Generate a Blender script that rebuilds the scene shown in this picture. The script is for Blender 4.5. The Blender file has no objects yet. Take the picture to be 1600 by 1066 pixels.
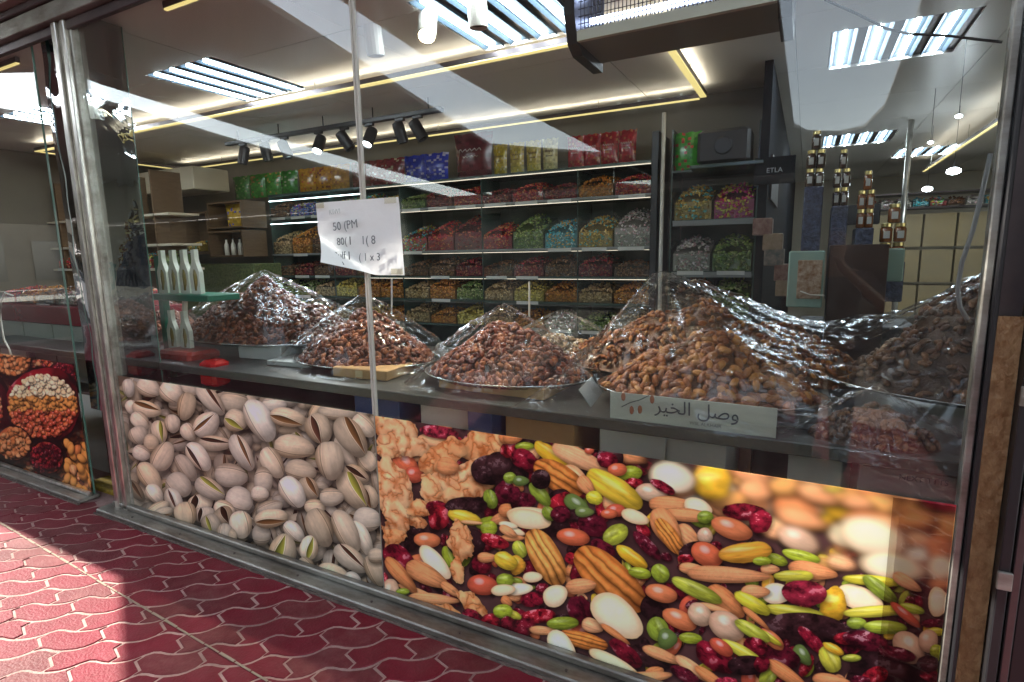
import bpy, math, random
import numpy as np
from mathutils import Vector, Matrix, noise
R_ = math.radians
rnd = random.Random(7)
sc = bpy.context.scene
# ------------------------------------------------------------------ camera
YAW, PIT, ROL, FPX = R_(27.747), R_(8.917), R_(.985), 870.36
CAM = Vector((0, -1.85, 1.6))
cy, sy = math.cos(YAW), math.sin(YAW)
fw = Vector((-sy*math.cos(PIT), cy*math.cos(PIT), -math.sin(PIT)))
r0 = Vector((cy, sy, 0)); u0 = r0.cross(fw)
cr = r0*math.cos(ROL)-u0*math.sin(ROL); cu = u0*math.cos(ROL)+r0*math.sin(ROL)
cam = bpy.data.objects.new('camera', bpy.data.cameras.new('camera'))
sc.collection.objects.link(cam)
cam.matrix_world = Matrix(((cr.x, cu.x, -fw.x, CAM.x), (cr.y, cu.y, -fw.y, CAM.y), (cr.z, cu.z, -fw.z, CAM.z), (0, 0, 0, 1)))
cam.data.sensor_width = 36; cam.data.lens = 36*FPX/1600
cam.data.clip_start = .05; cam.data.clip_end = 500
sc.camera = cam
# ------------------------------------------------------------------ sky, sun, exposure
SUN_EL, SUN_DIR = R_(37), Vector((-4.2, -.4, 3.4)).normalized()
w = bpy.data.worlds.new('World'); sc.world = w; w.use_nodes = True
nt = w.node_tree; bg = nt.nodes['Background']
sky = nt.nodes.new('ShaderNodeTexSky'); sky.sky_type = 'NISHITA'; sky.sun_disc = False
sky.sun_elevation = math.asin(SUN_DIR.z); sky.sun_rotation = math.atan2(SUN_DIR.x, SUN_DIR.y)
sky.air_density = 1.3; sky.dust_density = .6
bw = nt.nodes.new('ShaderNodeRGBToBW'); mxs = nt.nodes.new('ShaderNodeMixRGB'); mxs.inputs[0].default_value = .62
nt.links.new(sky.outputs[0], bw.inputs[0]); nt.links.new(sky.outputs[0], mxs.inputs[1]); nt.links.new(bw.outputs[0], mxs.inputs[2])   # thin white haze over the blue
nt.links.new(mxs.outputs[0], bg.inputs[0]); bg.inputs[1].default_value = .15
sl = bpy.data.lights.new('sun', 'SUN'); sl.energy = 2.0; sl.angle = R_(.5); sl.color = (1, .93, .82)
sun = bpy.data.objects.new('sun', sl); sc.collection.objects.link(sun)
sun.rotation_euler = SUN_DIR.to_track_quat('Z', 'Y').to_euler(); sun.location = (-8, -4, 9)
sc.view_settings.view_transform = 'Standard'; sc.view_settings.look = 'None'
sc.view_settings.exposure = 3.05; sc.view_settings.gamma = 1; sc.view_settings.use_curve_mapping = False
cyc = sc.cycles
cyc.use_denoising = True; cyc.max_bounces = 8; cyc.diffuse_bounces = 3; cyc.glossy_bounces = 4
cyc.transparent_max_bounces = 40; cyc.transmission_bounces = 4; cyc.sample_clamp_indirect = 6
cyc.caustics_reflective = False; cyc.caustics_refractive = False
LAMP = 1.0      # strength of the shop's lamps

# ------------------------------------------------------------------ pixel -> place (photo pixels, 1600 wide)
def ray(x, y): return cr*((x-800)/FPX)-cu*((y-533)/FPX)+fw
def at_y(x, y, Y=0.):
    d = ray(x, y); return CAM+d*((Y-CAM.y)/d.y)
def at_z(x, y, z=0.):
    d = ray(x, y); return CAM+d*((z-CAM.z)/d.z)

# ------------------------------------------------------------------ materials
MATS = {}
def mat(name, col, rough=.5, metal=0., bump=None, var=None, spec=.5, coat=0., emit=None, strength=0., scale=None, aniso=None, trans=0, stretch=(1, 1, 1), world=None):
    """principled; bump=(scale, strength); var=(scale, amount, second colour)"""
    if name in MATS: return MATS[name]
    m = bpy.data.materials.new(name); m.use_nodes = True; n = m.node_tree; b = n.nodes['Principled BSDF']
    b.inputs['Base Color'].default_value = (*col, 1); b.inputs['Roughness'].default_value = rough
    b.inputs['Metallic'].default_value = metal; b.inputs['Specular IOR Level'].default_value = spec
    b.inputs['Coat Weight'].default_value = coat; b.inputs['Coat Roughness'].default_value = .08
    tc = n.nodes.new('ShaderNodeTexCoord'); mp = n.nodes.new('ShaderNodeMapping'); mp.inputs['Scale'].default_value = stretch
    if world:
        geo = n.nodes.new('ShaderNodeNewGeometry'); n.links.new(geo.outputs['Position'], mp.inputs[0])
    else: n.links.new(tc.outputs['Object'], mp.inputs[0])
    if emit:
        b.inputs['Emission Color'].default_value = (*emit, 1); b.inputs['Emission Strength'].default_value = strength
    if var:
        t = n.nodes.new('ShaderNodeTexNoise'); t.inputs['Scale'].default_value = var[0]; t.inputs['Detail'].default_value = 6; t.inputs['Roughness'].default_value = .65
        n.links.new(mp.outputs[0], t.inputs['Vector'])
        r = n.nodes.new('ShaderNodeValToRGB'); r.color_ramp.elements[0].position = .35; r.color_ramp.elements[1].position = .68
        r.color_ramp.elements[0].color = (*col, 1); c2 = var[2]
        r.color_ramp.elements[1].color = (*[col[i]*(1-var[1])+c2[i]*var[1] for i in range(3)], 1)
        n.links.new(t.outputs['Fac'], r.inputs[0]); n.links.new(r.outputs[0], b.inputs['Base Color'])
        if world:      # dust and stains spreading over many stones
            t2 = n.nodes.new('ShaderNodeTexNoise'); t2.inputs['Scale'].default_value = 2.3; t2.inputs['Detail'].default_value = 9; t2.inputs['Roughness'].default_value = .7
            n.links.new(mp.outputs[0], t2.inputs['Vector']); r2 = n.nodes.new('ShaderNodeValToRGB'); r2.color_ramp.elements[0].position = .42; r2.color_ramp.elements[1].position = .72
            r2.color_ramp.elements[1].color = (world[3],)*3+(1,); n.links.new(t2.outputs['Fac'], r2.inputs[0])
            mx = n.nodes.new('ShaderNodeMixRGB'); n.links.new(r2.outputs[0], mx.inputs[0]); n.links.new(r.outputs[0], mx.inputs[1]); mx.inputs[2].default_value = (*world[:3], 1)
            n.links.new(mx.outputs[0], b.inputs['Base Color'])
    if bump:
        t = n.nodes.new('ShaderNodeTexNoise'); t.inputs['Scale'].default_value = bump[0]; t.inputs['Detail'].default_value = 4
        n.links.new(mp.outputs[0], t.inputs['Vector'])
        bp = n.nodes.new('ShaderNodeBump'); bp.inputs['Strength'].default_value = bump[1]; bp.inputs['Distance'].default_value = .01
        n.links.new(t.outputs['Fac'], bp.inputs['Height']); n.links.new(bp.outputs[0], b.inputs['Normal'])
    MATS[name] = m; return m
def attr_mat(name, rough=.3, spec=.5, coat=0., bump=None):
    m = mat(name, (.5, .5, .5), rough, spec=spec, coat=coat, bump=bump); n = m.node_tree
    a = n.nodes.new('ShaderNodeAttribute'); a.attribute_name = 'Col'
    n.links.new(a.outputs['Color'], n.nodes['Principled BSDF'].inputs['Base Color']); return m
def glass_mat(name, tint, boost=1., rough=0., bump=None, base=0., dust=0.):
    m = bpy.data.materials.new(name); m.use_nodes = True; n = m.node_tree; n.nodes.remove(n.nodes['Principled BSDF'])
    out = n.nodes['Material Output']
    tr = n.nodes.new('ShaderNodeBsdfTransparent'); tr.inputs[0].default_value = (*tint, 1)
    gl = n.nodes.new('ShaderNodeBsdfGlossy'); gl.inputs['Roughness'].default_value = rough; gl.inputs[0].default_value = (.95, .98, 1, 1)
    fr = n.nodes.new('ShaderNodeLayerWeight'); fr.inputs[0].default_value = .5
    pw = n.nodes.new('ShaderNodeMath'); pw.operation = 'POWER'; pw.inputs[1].default_value = 5; n.links.new(fr.outputs['Facing'], pw.inputs[0])
    sk = n.nodes.new('ShaderNodeMath'); sk.operation = 'MULTIPLY_ADD'; sk.inputs[1].default_value = .96; sk.inputs[2].default_value = .04; n.links.new(pw.outputs[0], sk.inputs[0])
    mu = n.nodes.new('ShaderNodeMath'); mu.operation = 'MULTIPLY_ADD'; mu.inputs[1].default_value = boost; mu.inputs[2].default_value = base; mu.use_clamp = True
    mx = n.nodes.new('ShaderNodeMixShader')
    n.links.new(sk.outputs[0], mu.inputs[0]); n.links.new(mu.outputs[0], mx.inputs[0])
    n.links.new(tr.outputs[0], mx.inputs[1]); n.links.new(gl.outputs[0], mx.inputs[2]); n.links.new(mx.outputs[0], out.inputs[0])
    if dust:
        tc = n.nodes.new('ShaderNodeTexCoord'); mp = n.nodes.new('ShaderNodeMapping'); mp.inputs['Scale'].default_value = (1, 1, .35); mp.inputs['Rotation'].default_value = (0, .5, 0)
        t = n.nodes.new('ShaderNodeTexNoise'); t.inputs['Scale'].default_value = 4; t.inputs['Detail'].default_value = 10; t.inputs['Roughness'].default_value = .75
        r = n.nodes.new('ShaderNodeMapRange'); r.inputs[1].default_value = .45; r.inputs[2].default_value = .8; r.inputs[3].default_value = .003; r.inputs[4].default_value = dust
        df = n.nodes.new('ShaderNodeBsdfDiffuse'); df.inputs[0].default_value = (.7, .68, .64, 1); m2 = n.nodes.new('ShaderNodeMixShader')
        n.links.new(tc.outputs['Object'], mp.inputs[0]); n.links.new(mp.outputs[0], t.inputs['Vector']); n.links.new(t.outputs['Fac'], r.inputs[0]); n.links.new(r.outputs[0], m2.inputs[0])
        n.links.new(mx.outputs[0], m2.inputs[1]); n.links.new(df.outputs[0], m2.inputs[2]); n.links.new(m2.outputs[0], out.inputs[0])
    if bump:
        tc = n.nodes.new('ShaderNodeTexCoord'); mp = n.nodes.new('ShaderNodeMapping'); mp.inputs['Scale'].default_value = bump[2]
        t = n.nodes.new('ShaderNodeTexNoise'); t.inputs['Scale'].default_value = bump[0]; t.inputs['Detail'].default_value = 3; t.inputs['Distortion'].default_value = 1.2
        b = n.nodes.new('ShaderNodeBump'); b.inputs['Strength'].default_value = bump[1]; b.inputs['Distance'].default_value = .02
        n.links.new(tc.outputs['Object'], mp.inputs[0]); n.links.new(mp.outputs[0], t.inputs['Vector']); n.links.new(t.outputs['Fac'], b.inputs['Height'])
        n.links.new(b.outputs[0], gl.inputs['Normal']); n.links.new(b.outputs[0], fr.inputs['Normal'])
    MATS[name] = m; return m

M_PAVE = mat('red_paver', (.16, .006, .018), .62, bump=(90, .35), var=(9, .35, (.26, .05, .07)), world=(.085, .04, .032, .5), spec=.22)
M_PAVE2 = mat('dark_red_paver', (.115, .005, .014), .6, bump=(90, .35), var=(7, .5, (.26, .09, .09)), world=(.085, .04, .032, .5), spec=.22)
M_PAVE3 = mat('dusty_red_paver', (.15, .015, .024), .7, bump=(90, .35), var=(12, .5, (.26, .10, .10)), world=(.085, .04, .032, .5), spec=.22)
M_JOINT = mat('sand_joint', (.50, .32, .29), .9, bump=(150, .4), var=(14, .5, (.36, .24, .2)), world=(.12, .07, .06, .8))
M_ALU = mat('polished_aluminium', (.80, .78, .72), .34, 1., bump=(9, .35), var=(11, .85, (.22, .21, .19)), stretch=(1, 1, .35))
M_ALUD = mat('dull_aluminium', (.40, .40, .36), .45, .75, bump=(30, .25), var=(9, .9, (.13, .11, .09)), stretch=(.35, 1, 1))
M_STEEL = mat('dark_steel', (.10, .085, .09), .35, .7, bump=(20, .06), var=(8, .4, (.2, .16, .15)))
M_BLACK = mat('black_plastic', (.012, .012, .014), .4)
M_WHITE = mat('white_plastic', (.62, .58, .5), .45)
M_CEIL = mat('ceiling_panel', (.74, .73, .70), .32, bump=(3, .02), var=(1.2, .4, (.66, .65, .62)), spec=.4)
M_WALLC = mat('cream_wall', (.55, .48, .36), .7, var=(2, .3, (.45, .4, .3)))
M_WALLD = mat('dark_wall', (.018, .018, .021), .5, var=(4, .5, (.03, .025, .022)))
M_FLOOR = mat('shop_floor', (.52, .50, .46), .3, var=(3, .4, (.42, .40, .37)))
M_COUNT = mat('counter_steel', (.035, .042, .040), .3, .2, bump=(5, .12), var=(8, .5, (.12, .12, .11)), stretch=(.3, 1, 1))
M_SHELF = mat('dark_green_shelf', (.035, .06, .05), .25, var=(6, .4, (.06, .08, .07)))
M_CARD = mat('cardboard', (.42, .26, .11), .8, bump=(40, .1), var=(6, .4, (.32, .19, .08)))
M_CARDW = mat('white_carton', (.42, .45, .43), .6, var=(5, .4, (.34, .37, .36)))
M_TRAY = mat('silver_tray', (.7, .7, .68), .15, 1.)
M_WOOD = mat('shelf_wood', (.10, .055, .025), .5, bump=(20, .2), var=(7, .6, (.16, .10, .05)), stretch=(1, 1, 6))
M_DATE = attr_mat('date_skin', .30, .35, .10, bump=(120, .6))
M_CANDY = attr_mat('candy_wrapper', .22, .6, .3, bump=(160, .6))
M_PACK = attr_mat('foil_packet', .25, .6, .2, bump=(18, .35))
M_GLASS = glass_mat('window_glass', (.95, .965, .95), .72, dust=.028)
M_GLASSM = glass_mat('return_glass', (.35, .37, .35), 1.6, base=.22, bump=(2.2, .12, (1, 1, 1)))
M_BIN = glass_mat('acrylic', (.93, .96, .95), .8)
M_FILM = glass_mat('cling_film', (.985, .985, .985), .55, rough=.06, base=.0, bump=(1.0, .22, (4, 8, 8)), dust=.010)
M_FILM2 = glass_mat('creased_film', (.97, .97, .97), 1.0, rough=.13, base=.006, bump=(1.0, .42, (3, 13, 13)))
M_MIRROR = mat('dark_mirror_sheet', (.62, .62, .66), .03, 1., bump=(2.0, .2), stretch=(1, 1, 2.2))
M_LED = mat('led_strip', (.9, .8, .5), .5, emit=(1., .80, .30), strength=.118)
M_LEDC = mat('cool_led_strip', (.8, .9, .95), .5, emit=(.7, .92, 1.), strength=1.)
M_TUBE = mat('fluorescent_tube', (.9, .95, 1), .5, emit=(.80, .91, 1.), strength=8*LAMP)
M_REFL = mat('lamp_reflector', (.06, .09, .12), .6, .0, spec=.2)
M_BULB = mat('spot_bulb', (1, .95, .8), .5, emit=(1, .9, .68), strength=22)
M_BULBW = mat('cool_spot_bulb', (1, 1, 1), .5, emit=(.8, .9, 1.), strength=8)
M_CANOPY = mat('corrugated_canopy', (.24, .21, .18), .7, var=(1, .4, (.16, .14, .12)))
M_GREEN = mat('green_stand', (.01, .13, .075), .35)
M_PAPER = mat('paper', (.86, .89, .88), .7, bump=(14, .4), var=(4, .3, (.78, .82, .83)))
M_INK = mat('ink', (.05, .06, .07), .7)
M_CONC = mat('rough_concrete', (.30, .27, .21), .85, bump=(25, .6), var=(9, .6, (.17, .15, .12)))
M_YELLOW = mat('yellow_paint', (.45, .30, .02), .7, bump=(60, .5), var=(10, .6, (.16, .13, .06)))

# ------------------------------------------------------------------ mesh helper
def shade_none(): pass
class MB:
    def __init__(s): s.v = []; s.f = []; s.m = []; s.c = []
    def add(s, vs, fs, mi=0, col=None):
        k = len(s.v); s.v.extend([tuple(v) for v in vs]); s.f.extend([tuple(i+k for i in f) for f in fs])
        s.m.extend([mi]*len(fs)); s.c.extend([col]*len(fs)); return s
    def box(s, a, b, mi=0, col=None, mtx=None):
        x0, y0, z0 = a; x1, y1, z1 = b
        vs = [Vector(p) for p in ((x0,y0,z0),(x1,y0,z0),(x1,y1,z0),(x0,y1,z0),(x0,y0,z1),(x1,y0,z1),(x1,y1,z1),(x0,y1,z1))]
        if mtx: vs = [mtx@v for v in vs]
        return s.add(vs, [(0,3,2,1),(4,5,6,7),(0,1,5,4),(1,2,6,5),(2,3,7,6),(3,0,4,7)], mi, col)
    def bbox(s, a, b, r=.01, mi=0, col=None, mtx=None):
        """box with chamfered vertical + horizontal edges (octagonal section along the longest axis kept simple)"""
        x0, y0, z0 = a; x1, y1, z1 = b; vs = []
        for z, q in ((z0, r), (z0+r, 0), (z1-r, 0), (z1, r)):
            for (x, y) in ((x0+q, y0+r+q), (x0+r+q, y0+q), (x1-r-q, y0+q), (x1-q, y0+r+q), (x1-q, y1-r-q), (x1-r-q, y1-q), (x0+r+q, y1-q), (x0+q, y1-r-q)):
                vs.append(Vector((x, y, z)))
        if mtx: vs = [mtx@v for v in vs]
        fs = [tuple(range(7, -1, -1)), tuple(range(24, 32))]
        for k in range(3):
            for i in range(8): fs.append((k*8+i, k*8+(i+1) % 8, k*8+8+(i+1) % 8, k*8+8+i))
        return s.add(vs, fs, mi, col)
    def prism(s, poly, h, ax='z', o=0., mi=0, col=None):
        n = len(poly); mk = {'z': lambda p, q: (p[0], p[1], q), 'y': lambda p, q: (p[0], q, p[1]), 'x': lambda p, q: (q, p[0], p[1])}[ax]
        vs = [mk(p, o) for p in poly]+[mk(p, o+h) for p in poly]
        return s.add(vs, [tuple(range(n-1, -1, -1)), tuple(range(n, 2*n))]+[(i, (i+1) % n, n+(i+1) % n, n+i) for i in range(n)], mi, col)
    def tube(s, pts, r, n=8, mi=0, col=None, caps=True):
        pts = [Vector(p) for p in pts]; rr = r if isinstance(r, (list, tuple)) else [r]*len(pts); vs = []; fs = []
        for i, p in enumerate(pts):
            t = (pts[min(i+1, len(pts)-1)]-pts[max(i-1, 0)]).normalized()
            a = t.cross(Vector((0, 0, 1)) if abs(t.z) < .9 else Vector((1, 0, 0))).normalized(); b = t.cross(a)
            for k in range(n):
                q = 2*math.pi*k/n; vs.append(p+a*(rr[i]*math.cos(q))+b*(rr[i]*math.sin(q)))
        for i in range(len(pts)-1):
            for k in range(n): fs.append((i*n+k, i*n+(k+1) % n, i*n+n+(k+1) % n, i*n+n+k))
        if caps: fs += [tuple(range(n-1, -1, -1)), tuple(range(len(vs)-n, len(vs)))]
        return s.add(vs, fs, mi, col)
    def lathe(s, prof, c, n=16, mi=0, col=None, sy=1.):
        vs = []; fs = []
        for (r, z) in prof:
            for k in range(n):
                q = 2*math.pi*k/n; vs.append((c[0]+r*math.cos(q), c[1]+r*math.sin(q)*sy, c[2]+z))
        for i in range(len(prof)-1):
            for k in range(n): fs.append((i*n+k, i*n+(k+1) % n, i*n+n+(k+1) % n, i*n+n+k))
        fs += [tuple(range(n-1, -1, -1)), tuple(range(len(vs)-n, len(vs)))]
        return s.add(vs, fs, mi, col)
    def build(s, name, mats, parent=None, smooth=False):
        me = bpy.data.meshes.new(name); off = Vector(parent['w']) if parent is not None else Vector((0, 0, 0))
        me.from_pydata([(v[0]-off.x, v[1]-off.y, v[2]-off.z) for v in s.v], [], s.f)
        if not isinstance(mats, (list, tuple)): mats = [mats]
        for m in mats: me.materials.append(m)
        me.polygons.foreach_set('material_index', s.m)
        if smooth: me.polygons.foreach_set('use_smooth', [True]*len(s.f))
        if any(c is not None for c in s.c):
            at = me.color_attributes.new('Col', 'FLOAT_COLOR', 'CORNER'); d = []
            for f, c in zip(s.f, s.c): d.extend((*(c or (.5, .5, .5)), 1.)*len(f))
            at.data.foreach_set('color', d)
        me.update()
        return link(name, me, parent)
def at_m(mb, mtx):
    mb.v = [tuple(mtx@Vector(v)) for v in mb.v]; return mb
def link(name, data, parent=None):
    o = bpy.data.objects.new(name, data); sc.collection.objects.link(o)
    if parent is not None: o.parent = parent; o['w'] = parent['w']
    else: o['w'] = (0., 0., 0.)
    return o
def tag(o, label=None, cat=None, group=None, kind=None):
    if label: o['label'] = label
    if cat: o['category'] = cat
    if group: o['group'] = group
    if kind: o['kind'] = kind
    return o
def thing(name, loc, label, cat, group=None):
    o = bpy.data.objects.new(name, None); sc.collection.objects.link(o); o.location = loc; o['w'] = tuple(loc); o.empty_display_size = .05
    return tag(o, label, cat, group)
def struct(o): o['kind'] = 'structure'; return o
def dup(root, loc, label=None, rz=None):
    def cp(o, p):
        c = o.copy(); sc.collection.objects.link(c)
        if p: c.parent = p
        for ch in o.children: cp(ch, c)
        return c
    c = cp(root, None); c.location = loc
    if rz is not None: c.rotation_euler.z = rz
    if label: c['label'] = label
    return c
def text(name, s, size, m, parent, mtx, ext=.0008, align='CENTER', font=None):
    cu_ = bpy.data.curves.new(name, 'FONT'); cu_.body = s; cu_.size = size; cu_.extrude = ext; cu_.resolution_u = 3; cu_.align_x = align; cu_.align_y = 'CENTER'
    cu_.materials.append(m); tmp = bpy.data.objects.new('tmp', cu_); sc.collection.objects.link(tmp)
    me = bpy.data.meshes.new_from_object(tmp.evaluated_get(bpy.context.evaluated_depsgraph_get())); bpy.data.objects.remove(tmp)
    me.name = name; o = link(name, me, parent)
    o.matrix_local = Matrix.Translation(-Vector(o['w']))@mtx
    return o
def face_cam(loc, rx=90, rz=0, ry=0): return Matrix.Translation(loc)@Matrix.Rotation(R_(rz), 4, 'Z')@Matrix.Rotation(R_(rx), 4, 'X')@Matrix.Rotation(R_(ry), 4, 'Z')

# ------------------------------------------------------------------ ground and pavement
struct(MB().box((-60, -60, -.12), (40, 60, -.06)).build('ground', mat('asphalt', (.11, .10, .085), .85, bump=(80, .3), var=(3, .5, (.08, .07, .06)))))
pav = struct(MB().box((-14, -4.6, -.058), (5, .30, -.0028)).build('pavement', M_JOINT))
TL, TW, TA = .238, .124, R_(39)
def paver_poly(j):
    off = .5*TL*(j % 2); pts = []
    wv = lambda x: .018*math.sin(2*math.pi*x/TL+.6)+.004*math.sin(4*math.pi*x/TL)
    zg = lambda t: .021*math.sin(2*math.pi*t)
    g = .0058; n = 8
    for k in range(n+1): x = off+g+(TL-2*g)*k/n; pts.append((x, g+wv(x)))
    for k in range(1, 4): t = k/4; pts.append((off+TL-g+zg(t), TW*t+wv(off+TL)*1))
    for k in range(n, -1, -1): x = off+g+(TL-2*g)*k/n; pts.append((x, TW-g+wv(x)))
    for k in range(3, 0, -1): t = k/4; pts.append((off+g+zg(t), TW*t+wv(off)))
    return pts
def paver_mb(j, mi=0, dx=0, dy=0, dz=0, mb=None):
    mb = mb or MB(); P = paver_poly(j); n = len(P); cx = sum(p[0] for p in P)/n; cyy = sum(p[1] for p in P)/n
    vs = [(x+dx, y+dy, -.03+dz) for x, y in P]+[(x+dx, y+dy, -.0032+dz) for x, y in P]+[(cx+(x-cx)*.975+dx, cyy+(y-cyy)*.95+dy, dz) for x, y in P]
    fs = [tuple(range(2*n, 3*n))]+[(i, (i+1) % n, n+(i+1) % n, n+i) for i in range(n)]+[(n+i, n+(i+1) % n, 2*n+(i+1) % n, 2*n+i) for i in range(n)]
    return mb.add(vs, fs, mi)
ca, sa = math.cos(TA), math.sin(TA)
PM = [M_PAVE, M_PAVE, M_PAVE2, M_PAVE3]
pmesh = {}
for j in (0, 1):
    for k in range(4):
        mb = paver_mb(j); me = bpy.data.meshes.new('paver'); me.from_pydata(mb.v, [], mb.f); me.materials.append(PM[k]); pmesh[j, k] = me
cells = []
for j in range(-90, 60):
    for i in range(-60, 20):
        x, y = (i+.5)*TL+.5*TL*(j % 2), (j+.5)*TW
        X, Y = ca*x-sa*y-2.2, sa*x+ca*y-.5
        if -13.6 < X < 4.6 and -4.4 < Y < -.03: cells.append((X, Y, i, j))
def in_view(X, Y):
    v = Vector((X, Y, 0))-CAM; d = v.dot(fw)
    if d < .2: return False
    x = 800+FPX*v.dot(cr)/d; y = 533-FPX*v.dot(cu)/d
    return -50 < x < 1650 and y < 1110
near = sorted([c for c in cells if in_view(c[0], c[1]) and c[1] < .1], key=lambda c: (c[0]-CAM.x)**2+(c[1]-CAM.y)**2)[:290]
nset = {(c[2], c[3]) for c in near}
for X, Y, i, j in near:
    o = link('paver', pmesh[j % 2, rnd.choice((0, 1, 2, 3)) if rnd.random() < .7 else 0], pav)
    dz = rnd.uniform(-.0015, .0015)
    x, y = i*TL, j*TW
    o.location = (ca*x-sa*y-2.2, sa*x+ca*y-.5, dz); o.rotation_euler = (rnd.uniform(-.006, .006), rnd.uniform(-.006, .006), TA)
far = MB()
for X, Y, i, j in cells:
    if (i, j) in nset or Y < -4 or X > 2.5: continue
    paver_mb(j, rnd.choice((0, 1, 2, 3)), i*TL, j*TW, rnd.uniform(-.001, .001), far)
far.v = [(ca*x-sa*y-2.2, sa*x+ca*y-.5, z) for x, y, z in far.v]
tag(far.build('pavers', PM, pav), kind='stuff')
# narrow cement line running along the shopfront
ln = MB(); p0, p1 = Vector((-5.4, -.40, .0015)), Vector((-1.2, -.64, .0015))
d = (p1-p0).normalized(); nn = Vector((-d.y, d.x, 0))*.007
N = 40
for k in range(N):
    a = p0+(p1-p0)*(k/N); b = p0+(p1-p0)*((k+1)/N-.002)
    ln.box((0, -.003-.004*rnd.random(), 0), ((b-a).length, .002+.004*rnd.random(), .0022), mtx=Matrix.Translation(a)@Matrix.Rotation(math.atan2(d.y, d.x), 4, 'Z'))
ln.build('cement_line', mat('pale_cement', (.3, .24, .18), .9, bump=(80, .5), var=(9, .6, (.3, .22, .17))), pav)
yk = MB().bbox((-4.5, .08, -.03), (-3.86, .235, .03), .012)
tag(yk.build('yellow_kerb', M_YELLOW), 'worn yellow painted kerb stone between the two windows', 'kerb')

# ------------------------------------------------------------------ painted prints (numpy painter)
rs = np.random.RandomState(5)
def vnoise(n, octs, seed):
    r = np.random.RandomState(seed); out = np.zeros((n, n), np.float32); amp = 1
    for o in octs:
        g = r.rand(o, o).astype(np.float32); t = np.arange(n)*o/n; i = t.astype(int); f = t-i; f = f*f*(3-2*f)
        i1 = (i+1) % o; i = i % o
        a = g[np.ix_(i, i)]; b = g[np.ix_(i, i1)]; c = g[np.ix_(i1, i)]; d_ = g[np.ix_(i1, i1)]
        fx = f[None, :]; fy = f[:, None]
        out += amp*((a*(1-fx)+b*fx)*(1-fy)+(c*(1-fx)+d_*fx)*fy-.5); amp *= .6
    return out
NZ = [vnoise(512, (8, 16, 32, 64), 11), vnoise(512, (12, 24, 48, 96), 12), vnoise(512, (32, 64, 128), 13), vnoise(512, (17, 34), 14)]
def nz(k, u, v): return NZ[k][(np.floor(v*512).astype(int)) % 512, (np.floor(u*512).astype(int)) % 512]
# linear colours
PAL = dict(S=[(.60,.49,.37),(.70,.58,.45),(.50,.41,.31),(.62,.52,.41),(.74,.64,.52)],
 A=[(.62,.22,.09),(.70,.27,.12),(.55,.17,.06),(.74,.33,.17)], P=[(.50,.14,.025),(.58,.19,.04),(.44,.11,.02)],
 w=[(.90,.54,.25),(.94,.60,.30),(.86,.46,.19)],W=[(1.,.52,.22),(1.05,.58,.27),(.98,.47,.18)], c=[(.13,.003,.010),(.19,.004,.014),(.08,.003,.010),(.30,.006,.014)],
 G=[(.36,.44,.03),(.28,.36,.03),(.46,.50,.05),(.22,.30,.03)], B=[(.86,.72,.50),(.90,.79,.60),(.84,.66,.42)],
 R=[(.70,.36,.02),(.72,.30,.03),(.66,.42,.03)], N=[(.46,.07,.035),(.52,.10,.04),(.58,.16,.06)], H=[(.74,.46,.28),(.70,.42,.26)],
 K=[(.10,.16,.03),(.14,.2,.04)], Y=[(.72,.62,.03),(.62,.56,.04)], D=[(.030,.008,.010),(.045,.012,.014)], M=[(.30,.012,.03)], O=[(.72,.30,.08)])
for t_, f_ in dict(A=(1.30, 1.28, 1.1), P=(1.45, 1.5, 1.3), N=(1.35, 1.2, 1.1), R=(1.3, 1.25, 1.), O=(1.2, 1.2, 1.1), G=(1.1, 1.1, .8), B=(1.1, 1.08, 1.)).items(): PAL[t_] = [tuple(c[i]*f_[i] for i in range(3)) for c in PAL[t_]]
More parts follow.
